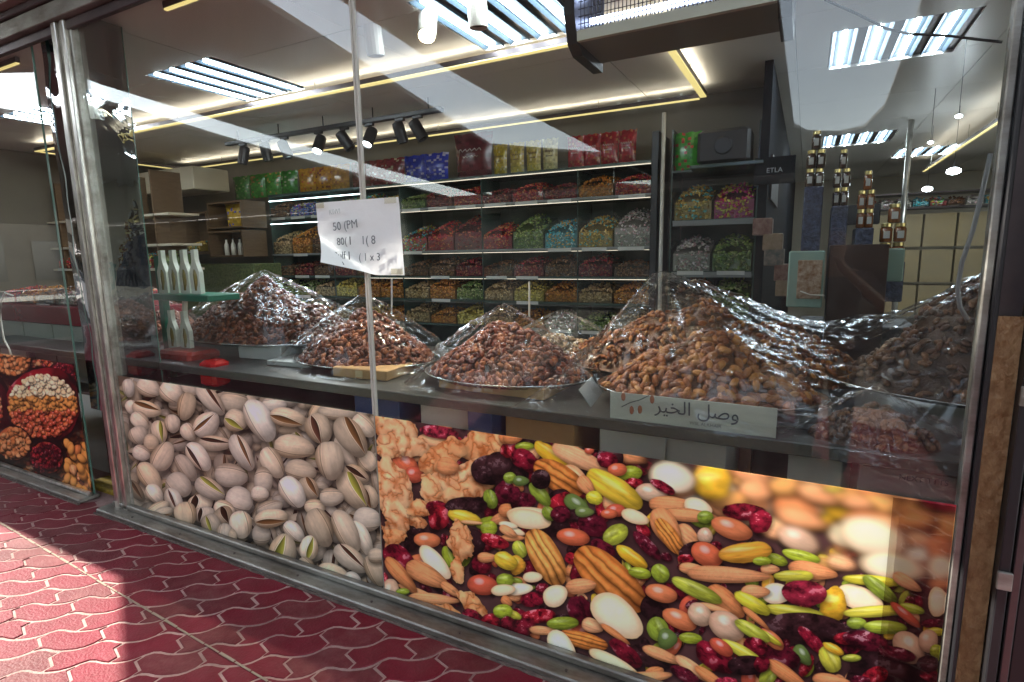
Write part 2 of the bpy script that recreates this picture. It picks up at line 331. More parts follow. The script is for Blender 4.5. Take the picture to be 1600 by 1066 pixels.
class Canvas:
    def __init__(s, x0, x1, z0, z1, res, bg):
        s.x0, s.x1, s.z0, s.z1 = x0, x1, z0, z1; s.W = int((x1-x0)*res); s.H = int((z1-z0)*res); s.res = res
        s.im = np.ones((s.H, s.W, 3), np.float32)*np.array(bg, np.float32)
        yy, xx = np.mgrid[0:s.H, 0:s.W]
        n = NZ[0][(yy//2) % 512, (xx//2) % 512]; s.im *= (1+.9*n)[..., None].clip(.2, 3)
    def nut(s, typ, c, a, b, opened=False, dim=1., soft=0.):
        """c centre, a and b half axes, all in metres on the print"""
        c = np.array([(c[0]-s.x0)*s.res, (s.z1-c[1])*s.res]); A = np.array([[a[0], b[0]], [-a[1], -b[1]]])*s.res
        if abs(np.linalg.det(A)) < 2: return
        ex = np.abs(A[0]).sum()+np.hypot(*A[0])*.0; ey = np.abs(A[1]).sum(); pad = 1.35
        X0, X1 = int(max(0, c[0]-ex*pad)), int(min(s.W, c[0]+ex*pad+2)); Y0, Y1 = int(max(0, c[1]-ey*pad)), int(min(s.H, c[1]+ey*pad+4))
        if X1 <= X0 or Y1 <= Y0: return
        yy, xx = np.mgrid[Y0:Y1, X0:X1].astype(np.float32)
        Ai = np.linalg.inv(A); px_ = xx-c[0]; py_ = yy-c[1]
        def loc(ox, oy): return Ai[0, 0]*(px_-ox)+Ai[0, 1]*(py_-oy), Ai[1, 0]*(px_-ox)+Ai[1, 1]*(py_-oy)
        seed = rs.rand(4); L1 = np.hypot(*A[:, 0]); L2 = np.hypot(*A[:, 1]); asp = L1/L2
        def rad(p, q):
            if typ in 'AK': w_ = 1-.28*p; w_ = w_*1.02
            elif typ in 'SB': w_ = 1-.14*p
            elif typ == 'P': w_ = 1-.10*p*p
            else: w_ = 1.
            ex_ = 2.5 if typ == 'P' else 2.05
            r = (np.abs(p)**ex_+np.abs(q/w_)**ex_)**(1/ex_)
            if typ == 'W': r = r*(1+.62*nz(0, p*.13+seed[0], q*.13/asp+seed[1]))
            elif typ == 'w': r = r*(1+.45*nz(0, p*.12+seed[0], q*.12+seed[1]))
            elif typ in 'cRY': r = r*(1+.22*nz(0, p*.1+seed[0], q*.1/asp+seed[1]))
            else: r = r*(1+.07*nz(0, p*.1+seed[0], q*.1+seed[1]))
            return r
        sub = s.im[Y0:Y1, X0:X1]
        p, q = loc(L2*.10, L2*.28); sh = np.clip((1.22-rad(p, q))/.42, 0, 1)*(.72 if typ != 'S' else .62)*(.5 if typ == 'w' else 1)
        sub *= (1-sh)[..., None]
        p, q = loc(0, 0); r = rad(p, q); al = np.clip((1-r)*L2/(1.3+soft), 0, 1)
        if al.max() <= 0: return
        rr = np.clip(r, 0, 1); nzv = np.sqrt(1-rr**2*.96)
        u1 = A[:, 0]/L1; u2 = A[:, 1]/L2
        gx = p*u1[0]+q*u2[0]; gy = p*u1[1]+q*u2[1]
        lam = np.clip(-.32*gx-.62*gy+.72*nzv, 0, 1.2)
        sh = (.40+.86*lam)*(.66+.34*(1-rr**5))
        pal = PAL[typ]; col = np.array(pal[rs.randint(len(pal))], np.float32)[None, None]*np.ones((*p.shape, 1), np.float32)
        fine = nz(2, p*.12*asp+seed[2], q*.12+seed[3])
        if typ == 'A':
            st = nz(1, p*.06+seed[0], q*.5+seed[1]); sh = sh*(1+.45*st+.16*fine)
        elif typ == 'P':
            wob = .26*nz(0, p*.10+seed[0], q*.05+seed[1])
            qq = q+wob; cen = np.clip(1-np.abs(qq)/.10, 0, 1); g2 = np.clip(1-np.abs(np.abs(qq)-.47-.05*p)/.085, 0, 1)
            ridge = np.sin(np.clip(np.abs(qq)-.08, 0, 1)/.42*math.pi)
            sh = sh*(.80+.40*np.abs(ridge))*(1-.78*cen)*(1-.62*g2)*(1+.55*nz(1, p*.30+seed[2], q*.10+seed[3])+.2*fine)
            col = col*(1+np.clip(np.abs(ridge)-.5, 0, 1)[..., None]*np.array([.35, .65, .9]))
        elif typ == 'W':
            wx_ = (xx+9*nz(1, xx/512, yy/512)*2)/512; wy_ = (yy+9*nz(1, xx/512+.37, yy/512+.61)*2)/512
            n0 = NZ[3][(wy_*512).astype(int) % 512, (wx_*512).astype(int) % 512]; Hh = np.sqrt(np.clip(np.abs(n0)*2.1, 0, 1)); Hh = (Hh+np.roll(Hh, 1, 0)+np.roll(Hh, 1, 1)+np.roll(Hh, -1, 0)+np.roll(Hh, -1, 1))/5
            gyy, gxx = np.gradient(Hh) if min(Hh.shape) > 2 else (Hh*0, Hh*0)
            sh = (.62+.45*lam)*(.60+.48*Hh)*(1+np.clip(2.3*(gyy*1.+gxx*.55), -.38, .34))*(1+.10*fine)*(.8+.2*(1-rr**4))
            k_ = (1-Hh)[..., None]; col = col*(1-k_*np.array([.22, .72, .92]))
        elif typ == 'w':
            sh = .48+.66*lam; sh = sh*(1+.25*nz(1, p*.2+seed[0], q*.2+seed[1])+.1*fine)
            col = col*(1-(rr**2.5)[..., None]*np.array([.06, .36, .62])); g = np.clip(lam-.85, 0, .4)*.6; col = col+g[..., None]*np.array([.3, .35, .3])
        elif typ in 'cMD':
            n0 = nz(1, p*.13*asp+seed[2], q*.16+seed[3]); sh = sh*(1+1.9*n0).clip(.15, 3)
            g = np.clip((n0-.33)*9, 0, 1)*np.clip(lam-.2, 0, 1); col = col+g[..., None]*np.array([.42, .26, .29])/np.maximum(sh, .3)[..., None]*(.5 if typ == 'D' else 1)
            if typ == 'D': sh = sh*.6
        elif typ in 'RYG':
            st = nz(1, p*.12+seed[0], q*.3+seed[1]); sh = sh*(1+.55*st)
            g = np.clip(1-((p+.2)**2*2+(q+.35)**2*14), 0, 1)*.28; col = col+g[..., None]*np.array([.6, .6, .35])
            if typ == 'G': col = col*(1-.35*np.clip(-nz(0, p*.12+seed[3], q*.1+seed[0])*4, 0, 1))[..., None]
        elif typ == 'B':
            sh = .55+.5*sh; sh = sh*(1+.08*fine)
            col = col*(1-np.clip(rr-.7, 0, .3)[..., None]*np.array([.15, .6, 1.1]))
        elif typ in 'NHK':
            sh = sh*(1+.28*nz(1, p*.15+seed[0], q*.3+seed[1])); g = np.clip(1-((p+.25)**2*7+(q+.3)**2*7), 0, 1)*.25; col = col+g[..., None]
        elif typ == 'S':
            st = nz(1, p*.08+seed[0], q*.34+seed[1]); tone = .82+.3*seed[2]; sg = 1 if seed[1] > .4 else -1
            sh = (.10+.94*sh)*(1+.18*st+.10*fine)*tone
            pk = np.clip((q*sg-.15)*1.2, 0, 1)[..., None]; col = col*(1-pk*np.array([.06, .16, .26]))*(1+(seed[3]-.5)*np.array([.10, .0, -.16]))
            c0 = sg*(.62-.22*p*p) if not opened else sg*(.16+.30*seed[0])+.22*p
            if opened:
                wq = (.11+.13*seed[3])*(1-p**2).clip(0)*(1.25-.7*p); e = np.abs(q-c0)-wq; ins = np.clip(-e*L2/1.3, 0, 1)
                kc = np.array([(.05, .022, .012), (.20, .10, .04), (.34, .32, .06), (.12, .05, .03)][rs.randint(4)])
                t_ = np.clip((q-c0)/(wq+.02)*.5+.5, 0, 1); inner = kc*(.25+1.3*t_)[..., None]
                lip = np.clip(1-np.abs(e-.03)*22, 0, 1)*np.clip(1-p**2, 0, 1); dk_ = np.clip(1-np.abs(e-.085)*20, 0, 1)
                col = col*(1+.30*lip[..., None])*(1-.30*dk_[..., None]); sh = sh*(1-ins)+.9*ins
                col = col*(1-ins[..., None])+inner*ins[..., None]
                low = np.clip((q*sg-c0*sg-wq)*sg*0+(q-c0-wq)*3, 0, 1); sh = sh*(1-.22*low)
            else:
                e = q-c0; ln_ = np.clip(1-np.abs(e)*20, 0, 1); l2 = np.clip(1-np.abs(e+sg*.07)*18, 0, 1)
                col = col*(1-.62*ln_)[..., None]*(1+.16*l2)[..., None]; sh = sh*(1-.25*np.clip(e*sg*4, 0, 1))
        col = col*(1-(np.clip(rr-.45, 0, 1)*.9)[..., None]*np.array([0, .25, .4])) if typ in 'AOPNHB' else col
        o = (col*sh[..., None]*dim*1.12)
        sub[:] = sub*(1-al[..., None])+o.clip(0, 1)*al[..., None]
    def pix(s, typ, x, y, l, w_, ang, opened=False, dim=1., soft=0.):
        """a nut given where the photograph shows it, dropped on to the plane of the window"""
        t = R_(ang); C_ = at_y(x, y); P1 = at_y(x+l*math.cos(t), y+l*math.sin(t)); P2 = at_y(x-w_*math.sin(t), y+w_*math.cos(t))
        s.nut(typ, (C_.x, C_.z), (P1.x-C_.x, P1.z-C_.z), (P2.x-C_.x, P2.z-C_.z), opened, dim, soft)
    def blur(s, mask, sig):
        k = np.exp(-.5*(np.arange(-3*sig, 3*sig+1)/sig)**2); k /= k.sum(); pd = len(k)//2
        b = np.pad(s.im, ((pd, pd), (pd, pd), (0, 0)), 'edge')
        b = sum(k[i]*b[i:i+s.H] for i in range(len(k))); b = sum(k[i]*b[:, i:i+s.W] for i in range(len(k)))
        s.im = s.im*(1-mask[..., None])+b*mask[..., None]
    def image(s, name):
        im = bpy.data.images.new(name, s.W, s.H, float_buffer=False); im.colorspace_settings.name = 'sRGB'
        a = s.im[::-1].clip(0, 1); a = np.where(a < .0031308, a*12.92, 1.055*a**(1/2.4)-.055)
        buf = np.ones((s.H, s.W, 4), np.float32); buf[..., :3] = a; im.pixels.foreach_set(buf.ravel()); im.update(); im.pack(); return im
OR = {1: (0, 530), 2: (400, 530), 3: (800, 530), 4: (1200, 530), 5: (0, 796), 6: (400, 796), 7: (800, 796), 8: (1200, 796)}
ZF = 3.9475
def paint(cv, reg, txt, dim=1., soft=0.):
    gr = 1.05 if cv.x0 > -2 else .98
    for it in txt.split(';'):
        f = it.split()
        if not f: continue
        op = f[0].endswith('o'); t = f[0][0]; v = [float(q) for q in f[1:]]
        if len(v) == 4: v.append(0.)
        cv.pix(t, OR[reg][0]+v[0]/ZF, OR[reg][1]+v[1]/ZF, v[2]/ZF*gr, v[3]/ZF*gr, v[4], op, dim, soft)
def print_panel(name, cv, parts_label, cat, Y=-.0075, rough=.3):
    im = cv.image(name+'_picture'); m = bpy.data.materials.new(name+'_print'); m.use_nodes = True; n = m.node_tree; b = n.nodes['Principled BSDF']
    t = n.nodes.new('ShaderNodeTexImage'); t.image = im; t.extension = 'EXTEND'; n.links.new(t.outputs[0], b.inputs['Base Color'])
    b.inputs['Roughness'].default_value = rough; b.inputs['Specular IOR Level'].default_value = .2
    tc = n.nodes.new('ShaderNodeTexCoord'); nn_ = n.nodes.new('ShaderNodeTexNoise'); nn_.inputs['Scale'].default_value = 3; bp = n.nodes.new('ShaderNodeBump')
    bp.inputs['Strength'].default_value = .15; bp.inputs['Distance'].default_value = .01
    n.links.new(tc.outputs['Object'], nn_.inputs['Vector']); n.links.new(nn_.outputs['Fac'], bp.inputs['Height']); n.links.new(bp.outputs[0], b.inputs['Normal'])
    mb = MB().box((cv.x0, Y, cv.z0), (cv.x1, Y+.0015, cv.z1)); o = mb.build(name, m); me = o.data
    uv = me.uv_layers.new(name='UVMap')
    for lp in me.loops:
        co = me.vertices[lp.vertex_index].co; uv.data[lp.index].uv = ((co.x-cv.x0)/(cv.x1-cv.x0), (co.z-cv.z0)/(cv.z1-cv.z0))
    return tag(o, parts_label, cat)
ZB, ZT, XL, XJ, XR = -.0, .895, -3.715, -1.672, .405
RES = 640
# left panel: pistachios
cv = Canvas(XL, XJ-.004, .045, ZT+.005, RES, (.16, .10, .07))
for k in range(1000):
    cv.pix('S', rnd.uniform(190, 600), rnd.uniform(585, 945), rnd.uniform(15, 23), rnd.uniform(9.5, 13.5), rnd.uniform(0, 180), rnd.random() < .5, .55)
paint(cv, 1, 'S 800 300 60 40 80;S 820 420 50 40 70;S 1180 300 80 60 20;S 1100 400 60 40;S 1540 450 60 110 10;S 925 295 80 60 25;S 1065 320 80 70 40;S 1450 380 90 70 10;So 1305 370 130 55 50;So 910 430 100 50 12;S 870 500 70 50 45;S 860 590 60 60 60;S 1155 415 90 60 100;So 990 570 75 50 75;S 1070 520 60 50 80;S 940 640 50 60;S 1170 570 60 50 60;So 1280 525 95 75 -50;So 1460 500 75 70 20;So 1330 640 110 50 3;S 880 700 60 50 30;S 1010 720 100 70 -60;So 1230 720 110 60 50;So 1500 700 130 60 60;S 1155 790 100 50 55;S 930 850 110 60 55;S 960 950 70 50 50;S 1110 900 90 75 40;S 1430 840 110 75 10;So 1080 990 85 50 60;So 1240 1010 60 80 80;S 980 1040 80 40 -30;S 1150 1050 70 40;So 1300 920 110 60 30;S 1480 990 90 85 20;S 1390 1040 70 50 20')
paint(cv, 2, 'S 120 400 80 50;S 380 430 80 40 -60;S 510 450 130 50 5;S 670 530 90 60 45;S 30 500 150 80 60;So 200 480 120 60 10;So 390 550 100 80 60;S 690 750 70 60 50;S 560 690 120 50 60;So 590 600 150 80 55;S 240 660 130 75 8;S 105 760 110 65 60;S 50 870 60 90;So 620 830 90 55 25;So 700 970 80 60 60;So 600 930 140 75 55;S 460 745 125 90 80;S 280 805 105 65 12;So 330 920 80 60 50;S 230 940 110 70 55;S 370 1030 70 50;S 30 950 60 50;S 90 1040 90 50 -20;S 470 970 80 60')
paint(cv, 5, 'So 1010 20 70 40 -20;So 1260 30 50 70 80;S 1150 30 80 70 80;So 1380 40 60 70 50;S 1490 90 90 70 80;So 1310 90 70 60 60;S 1390 150 70 50 95;S 1490 240 90 50 25;S 1440 170 30 60')
paint(cv, 6, 'S 690 60 90 80;S 40 150 60 70;So 100 50 110 60 -10;S 650 170 120 60 60;S 560 130 150 70 62;S 400 110 130 80 65;S 240 130 80 50 45;So 330 230 80 60 -85;S 50 300 90 40 20;So 170 250 110 90 -80;S 320 350 70 50 50;So 590 300 130 65 38;So 480 390 110 60 18;S 740 370 110 60 65;S 600 430 60 50 30;S 750 280 60 50')
cv.im[...] = (((cv.im.clip(0, 1))**1.12)*1.30).clip(0, 1)
print_panel('pistachio_print', cv, 'printed picture of pale pistachios in shells along the foot of the left window', 'window graphic')
# right panel: mixed nuts
cv = Canvas(XJ+.004, XR, .045, ZT+.0, RES, (.05, .018, .018))
for k in range(620):
    t = rnd.choice('cccccDDDNAGGRcDccAN'); s_ = rnd.uniform(9, 20)
    cv.pix(t, rnd.uniform(600, 1510), rnd.uniform(640, 1066), s_, s_*rnd.uniform(.45, .75), rnd.uniform(0, 180), dim=rnd.uniform(.55, 1.05))
for k in range(120):   # the pale out-of-focus nuts of the upper right
    x = rnd.uniform(1100, 1500); t = rnd.choice('AARBHOAN'); s_ = rnd.uniform(22, 46)
    cv.pix(t, x, 690+(x-1100)*.17+abs(rnd.gauss(0, 55)), s_, s_*rnd.uniform(.4, .65), rnd.uniform(-20, 40), soft=4)
paint(cv, 4, 'O 100 900 120 60;O 420 960 190 70 8;A 300 950 150 60 20;O 700 1010 180 60 10;Y 400 920 80 20;A 550 1000 120 50 10;O 900 1040 150 50;c 1000 1000 120 50 10;c 1120 1030 90 40', soft=8)
paint(cv, 8, 'A 200 50 180 60 15;A 50 120 120 60 20;A 640 60 200 60 5;A 750 90 220 50 12;O 900 60 140 60;A 450 320 110 50 15;A 930 180 110 50 5;B 640 160 220 110 15;B 930 270 110 50;B 760 340 220 85 10;A 1050 240 90 90;B 1060 350 90 80;H 180 180 150 75 25;A 1060 450 90 40', soft=7)
paint(cv, 3, 'A 690 710 150 50 15;A 1500 930 110 70 10;O 1330 980 130 60;A 1060 900 120 80;R 1230 880 130 110;B 990 850 150 95 15', soft=7)
mk = np.zeros((cv.H, cv.W), np.float32); yy, xx = np.mgrid[0:cv.H, 0:cv.W]
XX = cv.x0+xx/cv.res; ZZ = cv.z1-yy/cv.res
mk = np.clip((XX+.55)/.45, 0, 1)*np.clip((ZZ-.905+.12*np.clip((XX+.75), 0, 2)*1.55+.14)/.14, 0, 1)
cv.blur(mk.astype(np.float32), 5)
paint(cv, 2, 'W 800 500 70 60;W 860 560 150 70 12;A 1110 630 110 40 12;M 1130 570 120 38 8;N 930 770 110 60 50;N 980 830 60 50;W 900 650 150 55 8;W 800 690 90 40 20;W 1420 650 140 100 -14;W 1150 720 140 80 -22;W 860 910 170 120 70;W 1240 850 170 80 -18;W 1090 930 100 60 60;W 1270 930 150 60 -14;A 1190 780 70 50 10;D 1450 800 120 90;D 1500 760 80 70;c 1590 680 80 50;c 1540 940 60 70;G 1570 850 40 35;G 1450 980 60 40 70;A 1560 600 60 40;W 1010 1030 60 50;c 1120 1030 70 40;D 1300 1020 130 50;D 1400 830 60 50;A 1560 1050 60 40')
paint(cv, 3, 'D 100 620 100 30 15;G 80 655 60 25;A 10 600 60 40;D 600 740 80 90 40;c 70 730 80 60 20;R 260 720 150 50 35;A 420 730 190 55 25;A 400 850 100 50 40;P 290 850 170 80 32;c 590 740 60 50 20;N 480 680 30 25;G 725 820 75 45;c 750 880 60 28;H 860 940 100 55 10;c 930 905 90 28 30;N 650 800 60 40;A 640 1000 80 60;R 640 930 190 70 32;A 460 900 70 40 50;Y 510 975 50 38 20;A 1000 1020 160 50 5;B 1150 1030 90 50 20;c 1420 1050 120 40;D 300 1000 80 80;c 300 1000 50 80 60;K 60 870 50 30;G 175 950 90 42 50;K 410 1020 95 45 35;c 70 1000 80 60;c 20 950 40 50;B 100 1075 130 45;N 640 1050 60 40;D 180 860 60 60')
paint(cv, 8, 'G 50 300 70 33 20;G 200 280 120 36 14;A 10 360 60 30;A 270 370 150 50 10;Y 150 400 120 34;B 560 540 150 70 20;B 50 510 90 62;Y 640 430 180 36 5;G 680 480 130 45 38;A 850 440 100 36 30;R 400 580 80 110;Y 150 620 180 36 8;C 220 505 1 1'.replace('C 220 505 1 1', 'M 220 505 142 76 5')+';D 230 720 260 90 5;D 500 760 200 60 10;Y 640 620 190 36 -3;G 880 600 80 28 15;G 540 690 60 36;G 715 715 132 42 3;N 840 640 120 30 40;c 480 785 80 40;c 270 800 120 40 45;D 760 940 260 120;c 600 800 140 55 12;H 860 840 110 80 50;c 790 880 110 40 12;Y 380 920 85 55 60;K 210 890 75 40 50;G 510 905 60 23;R 400 850 70 28 30;c 80 900 110 70 20;N 20 790 90 40 40;Y 10 780 80 20 35;A 120 1010 150 40 35;A 400 1050 130 40 10;c 650 1020 90 50 -20;c 560 1050 60 40;B 1040 560 60 90;c 1010 690 80 30;Y 1030 740 50 25;H 980 800 60 70;G 1030 860 40 40;c 990 1010 60 40 20;D 980 940 70 50')
paint(cv, 7, 'N 480 60 70 40;D 250 100 110 60;D 400 30 80 40;B 110 55 132 58 10;G 230 20 50 36 50;c 300 20 60 50;B 20 125 70 22 20;A 10 170 80 20;G 50 240 55 40 60;R 30 340 50 60;c 500 90 90 60 20;D 560 270 130 80 40;K 450 10 60 30;N 600 20 50 30;B 760 40 90 40 20;N 380 165 102 52 8;P 210 290 190 85 60;A 1100 30 170 40 5;A 1080 160 90 55 40;A 960 120 150 70 60;P 970 160 130 50 55;H 1190 155 50 45 60;G 1190 40 50 40;c 1430 10 130 50 5;c 1530 70 70 70;N 1350 110 132 62 20;D 1150 270 120 80;N 1200 270 100 66 30;c 830 210 120 40 45;G 640 150 82 58 -30;c 560 240 80 50 30;c 1070 300 50 30;P 600 420 268 112 42;R 745 290 112 40 35;A 1120 360 90 34 10;R 1420 260 165 60 -5;G 1540 310 60 28;A 1330 395 262 48 3;G 790 385 72 34 10;G 915 385 60 50 45;c 130 550 80 40;A 430 465 95 45 -5;B 130 410 60 32;B 50 485 82 36 -5;c 190 480 40 30;B 270 525 78 66 -30;c 420 610 85 75 55;D 880 600 90 80 40;N 920 510 100 52 15;A 1320 560 140 60 40;A 1500 500 90 40;G 1140 490 172 45 25;Y 1480 570 122 45 30;A 1250 600 110 20 15;N 1030 670 112 55 25;H 1160 640 80 62 40;H 1320 710 118 80 30;A 1500 660 110 20 40;G 1480 740 122 40 30;c 160 650 100 46 -5;c 60 720 80 60;A 200 740 90 26 5;G 315 695 96 40 -3;Y 10 640 50 22 25;A 500 710 70 40 20;B 650 650 182 98 38;A 640 760 110 20 35;P 440 800 152 48 15;D 840 900 120 60 30;G 900 730 75 62 60;K 960 790 60 60;G 1100 785 72 34 5;c 1500 830 80 50 20;Y 1420 870 160 36 30;B 310 840 115 62 52;c 700 870 132 50 38;c 210 900 80 50;D 60 850 60 60;A 930 890 130 34 22;c 1250 900 140 70 35;A 1130 980 150 34 35;B 700 970 140 20 30;B 630 940 175 42 28;D 1450 950 120 60;B 410 980 152 42 32;c 1060 1010 100 40 30;A 880 1000 60 40 -20;A 800 1035 190 42 -8;A 1240 1040 140 30 35;M 1320 1050 70 26;N 1290 840 80 40 35;c 1540 940 50 50')
paint(cv, 6, 'c 1130 45 60 80;W 960 50 100 40 30;W 880 50 110 80 70;W 870 160 75 50;R 1290 45 100 40 15;W 1010 10 60 30;N 1060 185 82 45 5;A 1340 75 80 12 5;G 1440 110 50 46;D 1300 200 120 90;c 1480 190 90 40 20;B 1560 90 60 20 10;A 1560 130 60 26 30;W 1260 210 105 70 80;c 1400 330 60 60;A 1430 290 60 30;W 1250 380 64 42 80;B 1110 320 128 50 48;R 1540 310 75 50 25;G 1540 430 55 42;N 1400 460 92 60 10;B 1530 490 75 34 -5;c 890 300 112 60 40;A 1000 500 130 20 20;A 900 400 140 40 48;A 1060 400 142 55 28;A 1210 490 80 26 35;H 830 500 54 75 10;G 910 500 42 20;A 890 580 78 50 10;A 1100 545 162 32 5;W 1340 580 115 48 40;A 1550 560 40 26 40;G 1030 630 36 25;c 1340 660 70 40 30;W 1190 680 165 70 24;c 1450 690 60 60;G 1525 620 60 42;c 1550 700 40 50;Y 1400 750 78 44 15;B 1480 805 52 22 10')
cv.im[...] = ((cv.im.clip(0, 1)**.86)*1.16+.003).clip(0, 1)
print_panel('mixed_nut_print', cv, 'printed picture of pecans walnuts cranberries and almonds across the right window', 'window graphic')
# far left window: bowls of nuts
cv = Canvas(-6.9, -4.225, .04, .93, 330, (.16, .05, .03))
for k in range(2600):
    t = rnd.choice('NNOAAcNHN'); s_ = rnd.uniform(3, 5.5); x = rnd.uniform(-260, 160)
    cv.pix(t, x, rnd.uniform(540, 800), s_, s_*.7, rnd.uniform(0, 180), dim=1)
def bowl(cx, cyy, r, rim, f):
    cv.pix('D', cx, cyy, r*1.08, r*1.0, 30); cv.pix(rim, cx, cyy, r, r*.9, 30)
    for k in range(int(r*r*.28)):
        a, q = rnd.uniform(0, 6.28), math.sqrt(rnd.random())*r*.9; x, y = cx+q*math.cos(a), cyy+q*.92*math.sin(a)
        t = f((y-cyy)/r); s_ = rnd.uniform(3.4, 5.2); cv.pix(t, x, y, s_, s_*.75, rnd.uniform(0, 180))
bowl(-60, 640, 70, 'c', lambda t: 'N' if t > 0 else 'A')
bowl(100, 590, 26, 'c', lambda t: 'c'); bowl(20, 560, 30, 'A', lambda t: 'A')
bowl(68, 634, 58, 'c', lambda t: 'B' if t < -.25 else ('O' if t < .12 else 'N'))
bowl(22, 692, 27, 'N', lambda t: 'A'); bowl(74, 714, 26, 'N', lambda t: 'c')
for k in range(70):
    cv.pix(rnd.choice('AOO'), rnd.uniform(105, 150), rnd.uniform(690, 770), 9, 5.5, rnd.uniform(40, 110))
print_panel('nut_bowls_print', cv, 'printed picture of bowls of red and white nuts on the far left window', 'window graphic')

# ------------------------------------------------------------------ shopfront
sf = thing('shopfront', (-1.6, 0, 0), 'long glazed nut shop front with an aluminium frame and low picture prints', 'shopfront')
for a, b in ((XL, XJ-.003), (XJ+.003, XR)):
    MB().box((a, 0, .03), (b, .008, 3.0)).build('glass_pane', M_GLASS, sf)
MB().box((-7.2, 0, .03), (-4.225, .008, 3.0)).build('glass_pane', M_GLASS, sf)
MB().box((XJ-.011, -.005, .03), (XJ-.0035, .012, 3.0)).box((XJ+.0035, -.0052, .03), (XJ+.008, .0122, 3.0)).build('joint_strip', mat('silicone', (.52, .50, .46), .4), sf)
# corner post: three aluminium profiles
for (x0, x1, y0, y1, m) in ((-3.86, -3.815, -.05, .01, M_ALU), (-3.813, -3.775, -.035, .02, M_ALUD), (-3.773, -3.735, -.045, .02, M_ALU), (-3.733, -3.717, -.02, .05, M_ALUD)):
    MB().bbox((x0, y0, .0), (x1, y1, 2.93), .004).build('corner_post', m, sf)
MB().bbox((-3.95, -.12, -.0), (XR+.06, .03, .03), .006).build('bottom_rail', M_ALUD, sf)
MB().bbox((-3.9, -.045, .031), (XR+.04, -.009, .062), .006).build('bottom_rail', M_ALUD, sf)
MB().bbox((-7.2, -.10, -.0), (-4.2, .03, .028), .006).build('bottom_rail', M_ALUD, sf)
MB().bbox((-7.2, -.04, .029), (-4.2, -.009, .05), .006).build('bottom_rail', M_ALU, sf)
for (xa, xb, yy_) in ((-3.96, XR+.07, -.125), (-7.2, -4.19, -.105)):
    n_ = 90; MB().tube([(xa+(xb-xa)*k/n_, yy_+.004*noise.noise(Vector((k*.7, 0, xa))), .001) for k in range(n_+1)], [.007+.006*abs(noise.noise(Vector((k*.5, 3, xa)))) for k in range(n_+1)], 6).build('sealant_bead', mat('grimy_sealant', (.07, .05, .045), .9, bump=(60, .6), var=(20, .6, (.2, .15, .12))), sf)
for k in range(9): MB().lathe([(.006, 0), (.006, .004)], (-3.6+k*.48, -.085, .030), 8).build('screw', M_STEEL, sf)
# header profiles above the glass
for (z0, z1, y0, y1, m) in ((2.88, 2.93, -.03, .0, M_STEEL), (2.932, 3.02, -.07, -.002, M_ALUD), (3.022, 3.06, -.09, -.002, M_STEEL), (3.062, 3.17, -.14, -.002, mat('header_panel', (.30, .29, .25), .5, var=(3, .5, (.16, .15, .13)), stretch=(.3, 1, 1))), (3.172, 3.2, -.16, -.002, M_STEEL), (3.202, 3.4, -.20, -.002, M_ALUD)):
    MB().bbox((-9, y0, z0), (.6, y1, z1), .004).build('header_profile', m, sf)
# right jamb
for (x0, x1, y0, y1, m) in ((XR+.003, XR+.022, -.012, .03, M_ALUD), (XR+.024, XR+.036, -.03, .03, M_BLACK), (XR+.094, XR+.118, -.05, .02, M_BLACK)):
    MB().bbox((x0, y0, .0), (x1, y1, 3.0), .003).build('right_jamb', m, sf)
tx = mat('nut_texture_strip', (.22, .11, .04), .55, bump=(60, 1.), var=(34, .9, (.42, .26, .12)), stretch=(1, 1, .6))
MB().box((XR+.038, -.012, .0), (XR+.092, -.002, 1.42)).build('side_panel', tx, sf)
MB().box((XR+.038, .012, 1.42), (XR+.092, .02, 3.)).build('side_panel', M_STEEL, sf)
for k in range(5): MB().bbox((XR+.09, -.062, .2+.5*k), (XR+.122, -.051, .25+.5*k), .002).build('hinge', M_ALUD, sf)
# tinted strip standing in for the pane overlap that dims the print
MB().box((XR-.145, -.0105, .045), (XR-.002, -.0092, .89)).build('overlap_strip', glass_mat('overlap_tint', (.80, .76, .74), .8), sf)
# glass return and its edges
MB().box((XL-.004, .02, .03), (XL+.004, .25, 2.98)).build('return_pane', M_GLASSM, sf)
MB().box((XL-.005, .2515, .03), (XL+.005, .257, 2.98)).build('return_edge', mat('green_glass_edge', (.10, .20, .16), .2), sf)
MB().box((-4.222, .001, .03), (-4.219, .012, 2.98)).build('return_edge', MATS['green_glass_edge'], sf)
# mirror-clad column in the gap
col_ = thing('mirror_column', (-4.0, .3, 0), 'dark polished metal column with wavy reflections between the two windows', 'column')
me_mb = MB(); nx, nz_ = 14, 120
X0, X1 = -4.205, -3.865
vs = []; fs = []
for j in range(nz_+1):
    for i in range(nx+1):
        z = .62+(3.1-.62)*j/nz_; x = X0+(X1-X0)*i/nx
        vs.append((x, .05+.003*math.sin(z*7+x*9)+.0015*math.sin(z*19+x*14+1)+.004*math.sin(x*21+z*2), z))
for j in range(nz_):
    for i in range(nx): k = j*(nx+1)+i; fs.append((k, k+1, k+nx+2, k+nx+1))
me_mb.add(vs, fs).build('cladding_sheet', M_MIRROR, col_, True)
MB().box((X0, .065, .62), (X1, .24, 3.1)).build('column_core', M_WALLD, col_)
MB().bbox((X0-.3, .245, -.02), (X1+.03, .3, 3.1), .004).build('plinth', mat('dark_stone', (.03, .032, .028), .5, var=(6, .5, (.06, .06, .05))), col_)

